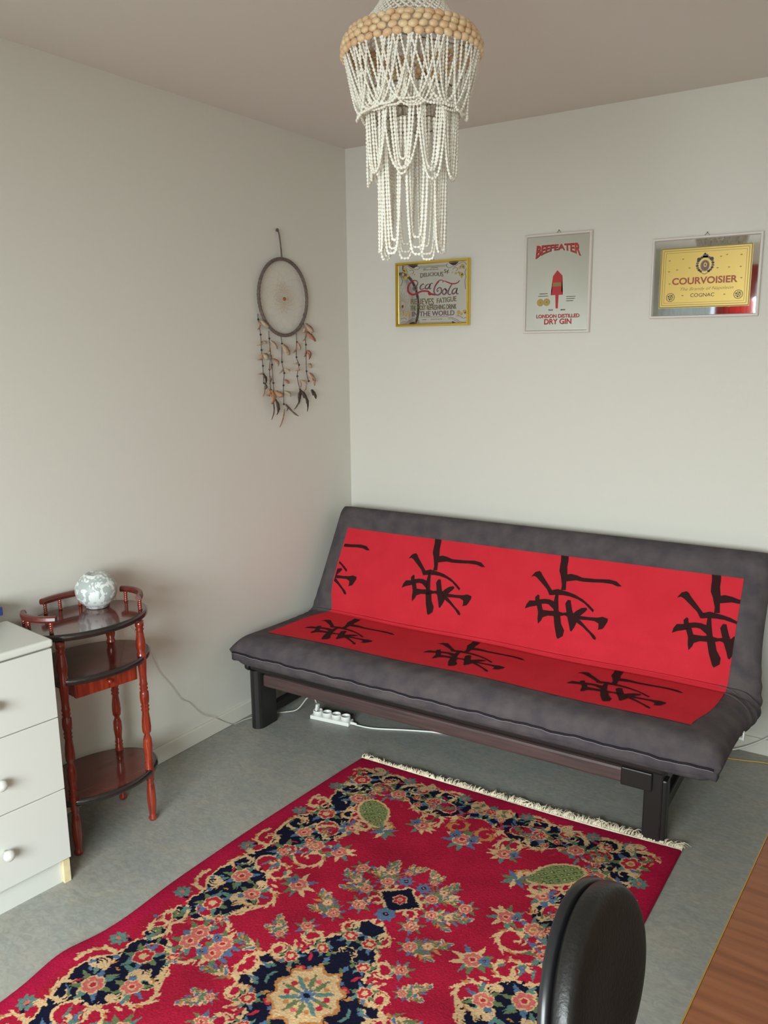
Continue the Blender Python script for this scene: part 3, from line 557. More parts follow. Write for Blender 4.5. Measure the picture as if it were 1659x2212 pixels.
# ------------------------------------------------------------------ power strip
ps = empty('power_strip', (0.357, -0.668, 0), math.radians(7.2), 'white four-socket power strip lying on floor under the sofa bed', 'power strip')
m = MB(); m.box(-0.100, 0.092, -0.024, 0.024, 0.0, 0.017, 0.003); m.build('base', MT['white_plastic'], ps)
for k in range(4):
    x = -0.072+k*0.046; m = MB()
    m.lathe([(0.0, 0.016), (0.0215, 0.016), (0.0215, 0.036), (0.0205, 0.038), (0.0185, 0.038), (0.0178, 0.036), (0.0178, 0.022), (0, 0.022)], 24, (x, 0, 0)); o = m.build('socket', MT['white_plastic'], ps)
    if k:
        m = MB()
        for d in (-0.0095, 0.0095): m.lathe([(0, 0.0221), (0.0025, 0.0221), (0.0025, 0.0226), (0, 0.0226)], 10, (x+d*0.7, d*0.7, 0))
        m.build('contact_hole', MT['dark_hole'], o)
cw = [(0.092, 0, 0.009), (0.125, -0.003, 0.006), (0.20, 0.005, 0.0035), (0.32, 0.045, 0.0035), (0.42, 0.075, 0.0035), (0.53, 0.105, 0.0035), (0.72, 0.24, 0.0035), (1.0, 0.38, 0.0035), (1.30, 0.425, 0.0035), (1.46, 0.40, 0.0035), (1.533, 0.418, 0.008), (1.597, 0.418, 0.02), (1.70, 0.41, 0.09), (1.80, 0.40, 0.20)]
m = MB(); m.tube(catmull(cw, 8), 0.0034, 7); m.build('power_cord', MT['white_plastic'], ps)
m = MB(); m.lathe([(0.0, 0), (0.007, 0), (0.007, 0.012), (0.005, 0.02), (0.0035, 0.03), (0, 0.03)], 12, (0.090, 0, 0.009), mtx=Matrix.Rotation(PI/2, 4, 'Y')); m.build('cord_grip', MT['white_plastic'], ps)
m = MB(); m.tube(catmull([(1.60, -0.16, 0.0025), (1.72, -0.13, 0.0025), (1.852, -0.118, 0.0025), (1.93, -0.098, 0.0025), (2.01, -0.075, 0.0025), (2.2, -0.05, 0.0025), (2.45, -0.03, 0.0025)], 8), 0.0024, 6)
tag(m.build('yellow_cable', MT['yellow_cord']), 'thin yellow cable lying on the floor behind the right end of sofa bed', 'cable')

# ------------------------------------------------------------------ dresser
DA = math.radians(-6.5)
dres = empty('dresser', (0.352, -1.979, 0), DA, 'white chest of drawers at the left edge with round white knobs', 'dresser')
# local: +x to the room, -y towards the photographer, front corner at the origin
DW, DD = 0.58, 0.270
m = MB(); m.box(-DD, 0.004, -DW, 0.004, 0.757, 0.781, 0.008, seg=4); m.build('top_board', MT['white_lacquer'], dres)
m = MB(); m.box(-DD+0.01, -0.050, -0.016, -0.001, 0.0, 0.757); m.box(-0.050, -0.020, -0.016, -0.001, 0.077, 0.757); m.box(-DD+0.01, -0.020, -DW+0.004, -DW+0.018, 0.0, 0.757); m.box(-DD+0.01, -DD+0.014, -DW+0.018, -0.016, 0.0, 0.757); m.box(-DD+0.014, -0.020, -DW+0.018, -0.016, 0.075, 0.089)
m.build('carcass', MT['white_lacquer'], dres)
m = MB(); m.box(-0.040, -0.026, -DW+0.018, -0.0225, 0.0, 0.078); m.build('plinth', MT['white_lacquer'], dres)
m = MB(); m.box(-0.049, -0.012, -0.0222, -0.0005, 0.0, 0.076, 0.001); tag(m.build('corner_block', MT['raw_wood'], dres), 'unpainted pale wooden corner block')
for k, (z0, z1) in enumerate(((0.084, 0.309), (0.312, 0.537), (0.540, 0.752))):
    m = MB(); m.box(-0.0195, -0.002, -DW+0.004, 0.0, z0, z1, 0.0015); dw_ = m.build('drawer', MT['white_lacquer'], dres)
    for yk in (-0.192, -0.43):
        m = MB(); m.lathe([(0, 0), (0.0075, 0), (0.0065, 0.008), (0.012, 0.014), (0.0165, 0.022), (0.0155, 0.030), (0.009, 0.035), (0, 0.036)], 20, (-0.002, yk, (0.197, 0.412, 0.643)[k]), mtx=Matrix.Rotation(PI/2, 4, 'Y'))
        m.build('knob', MT['white_lacquer'], dw_)
# things on the dresser, only a blue corner reaches into the photograph
gb = MB(); gb.box(-0.05, 0.05, -0.07, 0.07, 0, 0.0345, 0.003)
tag(gb.build('green_box', MT['green'], None, (0.115, -2.165, 0.7815), DA), 'low green box on the white dresser carrying a blue book', 'box')
bb_ = MB(); bb_.box(-0.05, 0.05, -0.09, 0.09, 0, 0.003, 0.0005); bb_.box(-0.048, 0.049, -0.088, 0.088, 0.003, 0.023, 0.0, 1); bb_.box(-0.05, 0.05, -0.09, 0.09, 0.023, 0.026, 0.0005); bb_.box(0.0485, 0.05, -0.09, 0.09, 0.003, 0.023); bb_.box(-0.05, 0.05, 0.0885, 0.09, 0.003, 0.023)
tag(bb_.build('book', [MT['blue'], MT['p_white']], None, (0.093, -2.0805, 0.8163), 0.1), 'blue book whose corner shows at the left edge above the white dresser', 'book')

# ------------------------------------------------------------------ rug
RCX, RCY, RHX, RHY = 1.24, -1.96, 0.615, 1.095
RED = (148, 27, 49); BORD = (154, 25, 57); NAVY = (22, 23, 40); CREAM = (188, 156, 116); PINK = (180, 92, 86); ROSE = (160, 40, 54)
GREEN = (92, 104, 72); TEAL = (84, 112, 104); BLUE = (76, 98, 124); OCHRE = (164, 112, 68); DKRED = (128, 16, 34)
G = 0.0021
NX, NY = int(RHX/G)+1, int(RHY/G)+1
img = np.zeros((NY, NX, 3), np.float32); img[:] = RED
yy, xx = np.mgrid[0:NY, 0:NX].astype(np.float32)*G
nrng = np.random.RandomState(3)
def smooth_noise(cell):
    gy, gx = int(RHY/cell)+3, int(RHX/cell)+3; g = nrng.rand(gy, gx).astype(np.float32)
    fy, fx = yy/cell, xx/cell; iy, ix = fy.astype(int), fx.astype(int); ty, tx = fy-iy, fx-ix
    ty = ty*ty*(3-2*ty); tx = tx*tx*(3-2*tx)
    return (g[iy, ix]*(1-tx)+g[iy, ix+1]*tx)*(1-ty)+(g[iy+1, ix]*(1-tx)+g[iy+1, ix+1]*tx)*ty
def bb(x0, x1, y0, y1):
    return slice(max(0, int(y0/G)), max(0, min(NY, int(y1/G)+2))), slice(max(0, int(x0/G)), max(0, min(NX, int(x1/G)+2)))
def disc(x, y, r, c, ry=None, ang=0.0):
    ry = ry or r; R = max(r, ry); s = bb(x-R, x+R, y-R, y+R)
    dx, dy = xx[s]-x, yy[s]-y; ca, sa = math.cos(ang), math.sin(ang)
    u, v = dx*ca+dy*sa, -dx*sa+dy*ca
    img[s][(u/r)**2+(v/ry)**2 < 1] = c
def stroke(pts, w0, w1, c):
    pts = [tuple(p) for p in pts]; n = len(pts)
    for i in range(n-1):
        a, b = pts[i], pts[i+1]; t = i/max(1, n-1); w = w0+(w1-w0)*t
        s = bb(min(a[0], b[0])-w, max(a[0], b[0])+w, min(a[1], b[1])-w, max(a[1], b[1])+w)
        dx, dy = b[0]-a[0], b[1]-a[1]; L = dx*dx+dy*dy+1e-9
        k = np.clip(((xx[s]-a[0])*dx+(yy[s]-a[1])*dy)/L, 0, 1)
        img[s][(xx[s]-a[0]-k*dx)**2+(yy[s]-a[1]-k*dy)**2 < w*w] = c
def leaf(x, y, ang, L, w, c, edge=None):
    """pointed leaf from its root"""
    mxx, myy = x+math.cos(ang)*L/2, y+math.sin(ang)*L/2
    s = bb(mxx-L, mxx+L, myy-L, myy+L)
    ca, sa = math.cos(ang), math.sin(ang); dx, dy = xx[s]-x, yy[s]-y
    u, v = (dx*ca+dy*sa)/L, -dx*sa+dy*ca
    prof = np.where((u > 0) & (u < 1), np.sqrt(np.clip(u, 0, 1))*(1-np.clip(u, 0, 1))*2.4, -1)*w
    if edge is not None: img[s][np.abs(v) < prof+0.0035*(prof > 0)] = edge
    img[s][np.abs(v) < prof] = c
def scroll(x, y, ang, R, flip=1, c=CREAM, turns=1.15, w=0.0085):
    w *= 0.68; R *= 0.92
    """acanthus scroll: a spiral with feathered barbs"""
    pts = []; n = 34
    for i in range(n+1):
        t = i/n; a = ang+flip*t*turns*2*PI; r = R*(1-0.78*t)
        pts.append((x+r*math.cos(a), y+r*math.sin(a)))
    stroke(pts, w, w*0.45, c)
    for i in range(1, n-8, 3):
        p = pts[i]; a = math.atan2(p[1]-y, p[0]-x)
        leaf(p[0], p[1], a-flip*(0.9+0.35*math.sin(i*2.1)), R*(0.72 if i % 2 else 0.5), R*0.085, c if i % 4 else OCHRE)
    for q in (0.62, 0.40):
        stroke([(x+R*q*math.cos(ang-flip*2.2+flip*t*0.28), y+R*q*math.sin(ang-flip*2.2+flip*t*0.28)) for t in range(8)], w*0.6, w*0.25, c)
    stroke([pts[0], (pts[0][0]+R*0.6*math.cos(ang-flip*1.4), pts[0][1]+R*0.6*math.sin(ang-flip*1.4))], w, w*0.3, c)
def flower(x, y, r, pet=PINK, core=ROSE, n=6, a0=0.0, leaves=True, lc=(GREEN, TEAL, BLUE)):
    if leaves:
        for k in range(7): leaf(x, y, a0+k*2*PI/7+0.3, r*2.1, r*0.36, lc[k % 3])
    for k in range(n):
        a = a0+k*2*PI/n; disc(x+r*0.62*math.cos(a), y+r*0.62*math.sin(a), r*0.46, CREAM if pet != CREAM else PINK)
    for k in range(n):
        a = a0+k*2*PI/n; disc(x+r*0.60*math.cos(a), y+r*0.60*math.sin(a), r*0.34, pet)
    disc(x, y, r*0.42, CREAM); disc(x, y, r*0.26, core)
def star(x, y, r, c=BLUE, n=8, core=NAVY):
    for k in range(n): leaf(x, y, k*2*PI/n+0.2, r, r*0.3, c)
    disc(x, y, r*0.28, core); disc(x, y, r*0.14, PINK)
prr = random.Random(21)
def spray(x, y, ang, L, curve=0.6, cols=None):
    cols = cols or [GREEN, TEAL, GREEN, BLUE, OCHRE, GREEN, CREAM]
    pts = []; n = 9; px, py, a = x, y, ang
    for i in range(n+1):
        pts.append((px, py, a)); px += math.cos(a)*L/n; py += math.sin(a)*L/n; a += curve/n
    stroke([(p[0], p[1]) for p in pts], 0.0045, 0.003, OCHRE)
    for i, (qx, qy, qa) in enumerate(pts[1:]):
        for sd in (1, -1):
            if (i+(sd > 0)) % 2 == 0: continue
            leaf(qx, qy, qa+sd*(0.6+0.4*prr.random()), L*(0.40+0.20*prr.random())*(1.1-0.5*i/n), L*0.065, cols[(i*2+(sd > 0)+prr.randint(0, 1)) % len(cols)], CREAM if prr.random() < 0.22 else None)
    qx, qy, qa = pts[-1]
    leaf(qx, qy, qa, L*0.4, L*0.09, BLUE, CREAM); leaf(qx, qy, qa+0.45, L*0.32, L*0.06, OCHRE); leaf(qx, qy, qa-0.45, L*0.32, L*0.06, GREEN)
    return pts
# --- border band
ex, ey = RHX-xx, RHY-yy
e_ = np.minimum(ex, ey)
along = np.where(ex < ey, yy, xx)
nz1 = smooth_noise(0.028); nz2 = smooth_noise(0.012)
isx = ex < ey
e_out = np.where(isx, 0.098+0.020*np.sin(2*PI*(yy-0.05)/0.30), 0.078+0.018*np.sin(2*PI*(xx+0.02)/0.26))+0.022*(nz1-0.5)+0.010*(nz2-0.5)
e_in = np.where(isx, 0.225+0.045*np.cos(2*PI*(yy-0.20)/0.42), 0.185-0.030*np.cos(2*PI*xx/0.36))+0.026*(nz1-0.5)+0.012*(nz2-0.5)
notch = np.exp(-((yy-0.0)/0.045)**2)*0.05
e_out = e_out+np.where(isx, notch, 0); e_in = e_in-np.where(isx, notch*1.2, 0)
cream_zone = (e_ > e_out-0.007) & (e_ < e_in+0.007); navy_zone = (e_ > e_out) & (e_ < e_in)
img[cream_zone] = CREAM; img[navy_zone] = NAVY
img[e_ < 0.055] = BORD
# red islands inside the navy
for (x, y, r) in ((0.43, 0.36, 0.05), (0.40, 0.62, 0.05), (0.44, 0.10, 0.035), (0.14, 0.945, 0.04), (0.40, 0.93, 0.05)):
    disc(x, y, r, CREAM, r*0.8, 0.6); disc(x, y, r*0.86, RED, r*0.66, 0.6)
# scrolls along the outer edge, then along the inner edge
for (x, y, a, R, f) in ((0.50, 0.03, 2.2, 0.045, 1), (0.515, 0.20, 0.2, 0.052, -1), (0.50, 0.33, 3.6, 0.048, 1), (0.52, 0.47, 0.4, 0.050, -1), (0.505, 0.60, 3.3, 0.052, 1), (0.52, 0.74, 0.2, 0.050, -1), (0.50, 0.88, 3.4, 0.052, 1),
                        (0.05, 1.00, 0.5, 0.040, 1), (0.17, 1.005, 1.8, 0.048, -1), (0.29, 0.99, 0.2, 0.052, 1), (0.41, 1.00, 2.0, 0.048, -1), (0.52, 0.99, 0.6, 0.044, 1)):
    scroll(x, y, a, R, f)
for (x, y, a, R, f) in ((0.36, 0.05, 0.6, 0.056, 1), (0.34, 0.23, 5.4, 0.060, -1), (0.38, 0.34, 1.0, 0.050, 1), (0.34, 0.46, 5.6, 0.060, -1), (0.37, 0.60, 0.6, 0.055, 1), (0.26, 0.72, 3.6, 0.046, -1),
                        (0.055, 0.86, 1.4, 0.046, 1), (0.15, 0.85, 4.6, 0.055, -1), (0.22, 0.90, 1.2, 0.05, 1)):
    scroll(x, y, a, R, f, CREAM if prr.random() < 0.7 else OCHRE, 1.05, 0.009)
# flowers and leaves strewn through the band
for i in range(180):
    if i % 2: a = prr.uniform(0.0, 1.0); x, y = RHX-prr.uniform(0.085, 0.27), a*0.98
    else: x, y = prr.uniform(0.0, 0.56), RHY-prr.uniform(0.08, 0.22)
    leaf(x, y, prr.uniform(0, 6.28), prr.uniform(0.018, 0.042), prr.uniform(0.0035, 0.007), prr.choice([GREEN, TEAL, BLUE, GREEN, CREAM, OCHRE, ROSE, NAVY]), None)
for (x, y, r, pc, cc) in ((0.44, 0.13, 0.028, ROSE, CREAM), (0.455, 0.27, 0.030, PINK, ROSE), (0.43, 0.45, 0.030, ROSE, OCHRE), (0.45, 0.56, 0.026, PINK, ROSE), (0.46, 0.69, 0.030, ROSE, CREAM), (0.43, 0.83, 0.030, PINK, ROSE), (0.50, 0.945, 0.032, ROSE, OCHRE),
                          (0.02, 0.99, 0.026, OCHRE, ROSE), (0.20, 0.95, 0.026, ROSE, CREAM), (0.33, 0.93, 0.026, PINK, ROSE), (0.27, 1.00, 0.022, ROSE, CREAM), (0.385, 0.02, 0.028, PINK, ROSE), (0.37, 0.22, 0.026, PINK, ROSE), (0.37, 0.52, 0.026, PINK, OCHRE)):
    flower(x, y, r, pc, cc, 6, prr.random())
for (x, y, r) in ((0.55, 0.12, 0.03), (0.55, 0.40, 0.03), (0.55, 0.66, 0.03), (0.55, 0.86, 0.03), (0.12, 1.03, 0.028), (0.35, 1.03, 0.028), (0.47, 1.03, 0.03)):
    star(x, y, r, TEAL, 8); disc(x, y, 0.008, PINK)
for i in range(16):
    if i % 2: x, y = RHX-prr.uniform(0.10, 0.25), prr.uniform(0.02, 0.98)
    else: x, y = prr.uniform(0.0, 0.54), RHY-prr.uniform(0.09, 0.19)
    flower(x, y, prr.uniform(0.012, 0.019), prr.choice([ROSE, PINK, OCHRE, ROSE]), prr.choice([CREAM, ROSE]), 5, prr.random(), prr.random() < 0.5)
for i in range(18):      # wisps of cream acanthus
    if i % 2: x, y, a0 = RHX-prr.choice([0.095, 0.235])+prr.uniform(-0.02, 0.02), prr.uniform(0.0, 0.95), prr.uniform(0, 6.28)
    else: x, y, a0 = prr.uniform(0.0, 0.54), RHY-prr.choice([0.08, 0.19])+prr.uniform(-0.015, 0.015), prr.uniform(0, 6.28)
    r = prr.uniform(0.016, 0.032)
    for q in (1.0, 0.68, 0.4): stroke([(x+r*q*math.cos(a0+t*0.26), y+r*q*math.sin(a0+t*0.26)) for t in range(9)], 0.0048, 0.0014, CREAM)
# bouquets that hang from the band into the field
for (x, y, r) in ((0.0, 0.80, 0.036), (0.30, 0.02, 0.032), (0.285, 0.33, 0.032), (0.285, 0.53, 0.030), (0.15, 0.80, 0.030), (0.335, 0.665, 0.028)):
    for k in range(9): leaf(x, y, k*2*PI/9+prr.random()*0.4, r*1.9, r*0.32, prr.choice([GREEN, TEAL, BLUE, CREAM]))
    flower(x, y, r*0.85, PINK, ROSE, 7, 0.2, False); star(x+r*0.9, y+r*0.3, r*0.6, BLUE)
# corner basket
def basket(x, y):
    scroll(x-0.07, y-0.055, 0.4, 0.042, -1); scroll(x+0.06, y-0.05, 2.6, 0.04, 1)
    for (dx, dy, r, ry, a) in ((0, 0, 0.085, 0.055, 0.75), (-0.035, -0.045, 0.05, 0.032, 0.4)):
        disc(x+dx, y+dy, r, CREAM, ry, a)
    for (dx, dy, r, ry, a) in ((0, 0, 0.076, 0.046, 0.75), (-0.035, -0.045, 0.042, 0.025, 0.4)):
        disc(x+dx, y+dy, r, (116, 122, 78), ry, a)
    s = bb(x-0.09, x+0.09, y-0.09, y+0.09)
    inn = np.abs(img[s]-np.array((116, 122, 78), np.float32)).sum(-1) < 1
    uu, vv = (xx[s]-x+yy[s]-y), (xx[s]-x-yy[s]+y)
    chk = (np.mod(uu, 0.030) < 0.017) & (np.mod(vv, 0.030) < 0.017)
    img[s][inn & chk] = (72, 86, 52)
    img[s][inn & (np.mod(uu-0.005, 0.030) < 0.007) & (np.mod(vv-0.005, 0.030) < 0.007)] = (176, 168, 120)
    scroll(x-0.02, y-0.10, 1.2, 0.036, 1)
basket(0.335, 0.785)
for k in range(8): leaf(0.235, 0.70, k*0.8, 0.05, 0.009, (GREEN, TEAL, CREAM, BLUE)[k % 4])
# --- medallion
def blob(cx, cy, rx, ry, c, lob=8, amp=0.14, edge=None, pw=2.0):
    s = bb(cx-rx*1.4, cx+rx*1.4, cy-ry*1.4, cy+ry*1.4)
    u, v = (xx[s]-cx)/rx, (yy[s]-cy)/ry; r = (np.abs(u)**pw+np.abs(v)**pw)**(1/pw); a = np.arctan2(v, u)
    lim = 1+amp*np.cos(lob*a)+0.10*(nz2[s]-0.5)*2
    if edge is not None: img[s][r < lim+0.010/min(rx, ry)] = edge
    img[s][r < lim] = c
blob(0, 0.17, 0.085, 0.155, NAVY, 6, 0.12, CREAM, 1.15)      # navy cross arms
blob(0.085, 0.045, 0.095, 0.075, NAVY, 6, 0.14, CREAM, 1.2)
blob(0, 0, 0.150, 0.165, NAVY, 8, 0.12, CREAM, 1.6)
blob(0, 0.06, 0.115, 0.12, NAVY, 8, 0.10, None, 1.6)
for (x, y, a, R, f) in ((0.155, 0.09, 2.4, 0.042, 1), (0.115, 0.17, 3.8, 0.040, -1), (0.05, 0.27, 4.0, 0.034, 1), (0.185, 0.01, 1.2, 0.036, -1)): scroll(x, y, a, R, f, CREAM, 1.0, 0.008)
for i in range(26):
    a = prr.uniform(0, PI/2); r = prr.uniform(0.10, 0.19)
    leaf(r*math.cos(a)*0.8, r*math.sin(a), prr.uniform(0, 6.28), 0.032, 0.006, prr.choice([GREEN, TEAL, ROSE, BLUE, OCHRE, NAVY, NAVY]))
for (x, y, r) in ((0.03, 0.235, 0.020), (0.115, 0.085, 0.020), (0.065, 0.155, 0.017)): flower(x, y, r, ROSE, CREAM, 6, 0.4, True)
blob(0, 0, 0.082, 0.088, CREAM, 10, 0.10, OCHRE, 2.0)
for k in range(10):
    a = 2*PI*k/10; leaf(0.02*math.cos(a), 0.02*math.sin(a), a, 0.055, 0.008, (GREEN, TEAL)[k % 2])
    disc(0.052*math.cos(a+0.3), 0.052*math.sin(a+0.3), 0.008, (ROSE, OCHRE, PINK)[k % 3])
for k in range(8): leaf(0, 0, k*PI/4, 0.026, 0.007, BLUE)
disc(0, 0, 0.009, NAVY)
# small navy diamond above the medallion
blob(0, 0.435, 0.062, 0.055, NAVY, 4, 0.05, CREAM, 1.1); flower(0, 0.435, 0.02, ROSE, PINK, 6, 0, False)
for a in (0.6, 2.5, 3.8, 5.6): scroll(0.062*math.cos(a)*1.1, 0.435+0.055*math.sin(a)*1.1, a, 0.026, 1, CREAM, 0.9, 0.006)
star(0.0, 0.36, 0.034, BLUE); star(0.03, 0.515, 0.026, BLUE)
# sprays round the medallion
def bouquet(x, y, ang, L):
    spray(x, y, ang, L, 0.7); spray(x, y, ang+0.75, L*0.75, -0.5); spray(x, y, ang-0.7, L*0.7, 0.5)
    flower(x, y, L*0.22, PINK, ROSE, 6, ang); flower(x+L*0.55*math.cos(ang+0.35), y+L*0.55*math.sin(ang+0.35), L*0.17, CREAM, ROSE, 6, ang)
bouquet(0.075, 0.485, 0.9, 0.085); bouquet(0.11, 0.425, 0.0, 0.085); bouquet(0.045, 0.555, 1.8, 0.05)
bouquet(0.125, 0.285, 0.25, 0.085); bouquet(0.195, 0.135, 0.5, 0.06); spray(0.20, 0.06, -0.2, 0.07)
for (x, y, r) in ((0.085, 0.355, 0.020), (0.175, 0.50, 0.020), (0.15, 0.20, 0.018)): flower(x, y, r, PINK, ROSE, 6, 0.3)
# --- knots: ragged edges and yarn variation, then the four quarters
jx = ((smooth_noise(0.006)-0.5)*0.0055/G); jy = ((smooth_noise(0.006)-0.5)*0.0055/G)
iy = np.clip((np.arange(NY)[:, None]+jy).round().astype(int), 0, NY-1); ix = np.clip((np.arange(NX)[None, :]+jx).round().astype(int), 0, NX-1)
img2 = img[iy, ix]
full = np.concatenate([img2[:0:-1], img2], 0); full = np.concatenate([full[:, :0:-1], full], 1)
FY, FX = full.shape[:2]
full = full*(1+nrng.uniform(-0.10, 0.10, (FY, FX, 1)))
big = np.kron(nrng.rand(FY//24+2, FX//24+2), np.ones((24, 24)))[:FY, :FX]
for _ in range(2):
    k_ = np.ones(31)/31
    big = np.apply_along_axis(lambda q: np.convolve(q, k_, 'same'), 0, big); big = np.apply_along_axis(lambda q: np.convolve(q, k_, 'same'), 1, big)
full = full*(0.86+0.28*big[..., None])
full = np.clip(full/255, 0, 1)
linc = np.where(full <= 0.04045, full/12.92, ((full+0.055)/1.055)**2.4).astype(np.float32)
# geometry of the pile: the rug is not quite square and its left edge ripples
tx = np.linspace(-1, 1, FX); ty = np.linspace(-1, 1, FY)
TXX, TYY = np.meshgrid(tx, ty)
ripple = 0.012*np.exp(-((TYY+0.24)/0.10)**2)-0.010*np.exp(-((TYY+0.05)/0.12)**2)
x_l = 0.612+0.050*np.clip((TYY+0.1)/1.1, 0, 1)**2-ripple*1.0
x_r = 1.868+0.006*TYY
X_ = x_l+(x_r-x_l)*(TXX+1)/2
Y_ = RCY+RHY*TYY+0.024*TXX*TYY-0.006*np.sin(3*TXX+1)*np.clip(TYY, 0, 1)
Z_ = 0.0105+nrng.uniform(-0.0006, 0.0006, TXX.shape)+0.002*np.sin(9*X_+4*Y_)*np.cos(7*Y_)*0.6
# turned-up left edge ripple, as in the photo
Z_ += 0.010*np.exp(-((TYY+0.23)/0.07)**2)*np.exp(-((TXX+1)/0.12)**2)
edge = np.minimum(np.minimum(TXX+1, 1-TXX)*RHX, np.minimum(TYY+1, 1-TYY)*RHY)
Z_ -= 0.006*np.clip(1-edge/0.008, 0, 1)**2
co = np.stack([X_, Y_, Z_], -1).reshape(-1, 3).astype(np.float32)
idx = np.arange(FX*FY).reshape(FY, FX)
quads = np.stack([idx[:-1, :-1], idx[:-1, 1:], idx[1:, 1:], idx[1:, :-1]], -1).reshape(-1, 4)
me = bpy.data.meshes.new('pile')
me.vertices.add(len(co)); me.vertices.foreach_set('co', co.ravel())
me.loops.add(quads.size); me.loops.foreach_set('vertex_index', quads.ravel().astype(np.int32))
me.polygons.add(len(quads)); me.polygons.foreach_set('loop_start', (np.arange(len(quads))*4).astype(np.int32)); me.polygons.foreach_set('loop_total', np.full(len(quads), 4, np.int32))
me.update(calc_edges=True)
ca_ = me.color_attributes.new('yarn', 'FLOAT_COLOR', 'POINT')
ca_.data.foreach_set('color', np.concatenate([linc.reshape(-1, 3), np.ones((FX*FY, 1), np.float32)], 1).ravel())
rm = bpy.data.materials.new('rug_wool'); rm.use_nodes = True; nt = rm.node_tree; b = nt.nodes['Principled BSDF']
at = nt.nodes.new('ShaderNodeAttribute'); at.attribute_name = 'yarn'; nt.links.new(at.outputs['Color'], b.inputs['Base Color'])
b.inputs['Roughness'].default_value = 0.95; b.inputs['Specular IOR Level'].default_value = 0.02; b.inputs['Sheen Weight'].default_value = 0.0; b.inputs['Sheen Roughness'].default_value = 0.6
me.materials.append(rm)
rug = empty('oriental_rug', (RCX, RCY, 0), 0, 'red and navy floral oriental rug with cream fringe on the grey floor', 'rug')
pile = bpy.data.objects.new('pile', me); link(pile, rug); pile.location = (-RCX, -RCY, 0)
m = MB()     # woven selvedge and foundation below the pile
ring = [(X_[0, i], Y_[0, i]) for i in range(0, FX-1, 12)]+[(X_[j, -1], Y_[j, -1]) for j in range(0, FY-1, 12)]+[(X_[-1, i], Y_[-1, i]) for i in range(FX-1, 0, -12)]+[(X_[j, 0], Y_[j, 0]) for j in range(FY-1, 0, -12)]
m.prism([(x-RCX, y-RCY) for x, y in ring], 0.0004, 0.0050); m.build('backing', MT['rug_back'], rug)
m = MB(); fr = random.Random(5)
for sgn in (1, -1):
    row = -1 if sgn > 0 else 0
    N = 620
    for i in range(N):
        t = (i+0.5)/N; q = t*(FX-1); k = int(q)
        x, y = X_[row, k]+fr.uniform(-0.001, 0.001), Y_[row, k]
        env = 0.020+0.030*max(0.0, min(1.0, (t-0.12)*1.6))-0.012*max(0, t-0.85)/0.15+0.006*math.sin(t*41)+0.004*math.sin(t*97)
        L = env*fr.uniform(0.6, 1.25)*(1.0 if sgn > 0 else 1.0); a = fr.uniform(-0.5, 0.5)+0.25*math.sin(t*60)
        lift = fr.uniform(0.002, 0.018); w = fr.uniform(0.0012, 0.0024)
        pts = []
        for s_ in range(4):
            u = s_/3; aa = a*u*1.6
            pts.append((x-RCX+math.sin(aa)*L*u, y-RCY+sgn*math.cos(aa)*L*u, 0.0055+lift*math.sin(PI*u*0.8)-0.0030*u))
        m.tube(pts, [w*1.25, w*1.35, w, w*0.35], 4)
for sgn in (1, -1):
    row = -1 if sgn > 0 else 0
    m.tube([(X_[row, k]-RCX, Y_[row, k]-RCY+sgn*0.003, 0.0062) for k in range(0, FX, 4)], 0.0048, 6)
fo = m.build('fringe', MT['fringe'], rug); fo['kind'] = 'stuff'; fo['label'] = 'cream cotton fringe'

# ------------------------------------------------------------------ shell chandelier
CHX, CHY = 1.358, -1.628
ch = empty('shell_chandelier', (CHX, CHY, RZ), 0, 'tiered pendant of white shell strands under a tan bead rim on the ceiling', 'chandelier')
crr = random.Random(11)
TZ = lambda z: z-RZ
def strand(pts, R, mb):
    """string of little shells along a path (bumpy tube)"""
    P = [Vector(p) for p in pts]; seg = [0.0]
    for a, b in zip(P, P[1:]): seg.append(seg[-1]+(b-a).length)
    tot = seg[-1]; bl = R*2.15; n = max(3, int(tot/bl)); q = []; rr = []; j = 0
    for i in range(n):
        sc_ = crr.uniform(0.82, 1.15)
        for k, r in ((0.03, 0.36), (0.28, 0.96), (0.58, 1.06), (0.85, 0.80)):
            d = (i+k)/n*tot
            while j < len(seg)-2 and seg[j+1] < d: j += 1
            t = (d-seg[j])/max(1e-9, seg[j+1]-seg[j]); q.append(P[j]+(P[j+1]-P[j])*t); rr.append(R*r*sc_)
    mb.tube(q, rr, 5)
cam_az = math.degrees(math.atan2(CAMPOS[1]-CHY, CAMPOS[0]-CHX))
def cyl(r, a, z): return (r*math.cos(a), r*math.sin(a), TZ(z))
# ceiling rose, hook
m = MB(); m.lathe([(0, TZ(2.5)), (0.05, TZ(2.5)), (0.048, TZ(2.482)), (0.02, TZ(2.462)), (0.008, TZ(2.455)), (0, TZ(2.455))], 24); m.build('ceiling_cup', MT['white_plastic'], ch)
m = MB(); m.tube([(0, 0, TZ(2.456)), (0, 0, TZ(2.29))], 0.004, 8); m.lathe([(0, 0), (0.018, 0), (0.02, 0.05), (0.012, 0.055), (0, 0.055)], 16, (0, 0, TZ(2.235))); m.build('lamp_holder', MT['white_plastic'], ch)
# netting cone
m = MB(); NC = 36
for k in range(NC):
    for s in (1, -1):
        pts = []
        for i in range(15):
            t = i/14; r = 0.050+(0.128-0.050)*t**1.7; z = 2.385-(2.385-2.268)*t
            pts.append(cyl(r, 2*PI*k/NC+s*t*1.25, z))
        strand(pts, 0.0029, m)
m.build('top_netting', MT['shell'], ch)
m = MB(); m.tube([cyl(0.05, 2*PI*k/32, 2.386) for k in range(32)], 0.004, 6, closed=True)
for k in range(4):
    a = 2*PI*k/4; m.tube([cyl(0.05, a, 2.386), cyl(0.006, a, 2.456)], 0.002, 6)
m.build('top_ring', MT['shell'], ch)
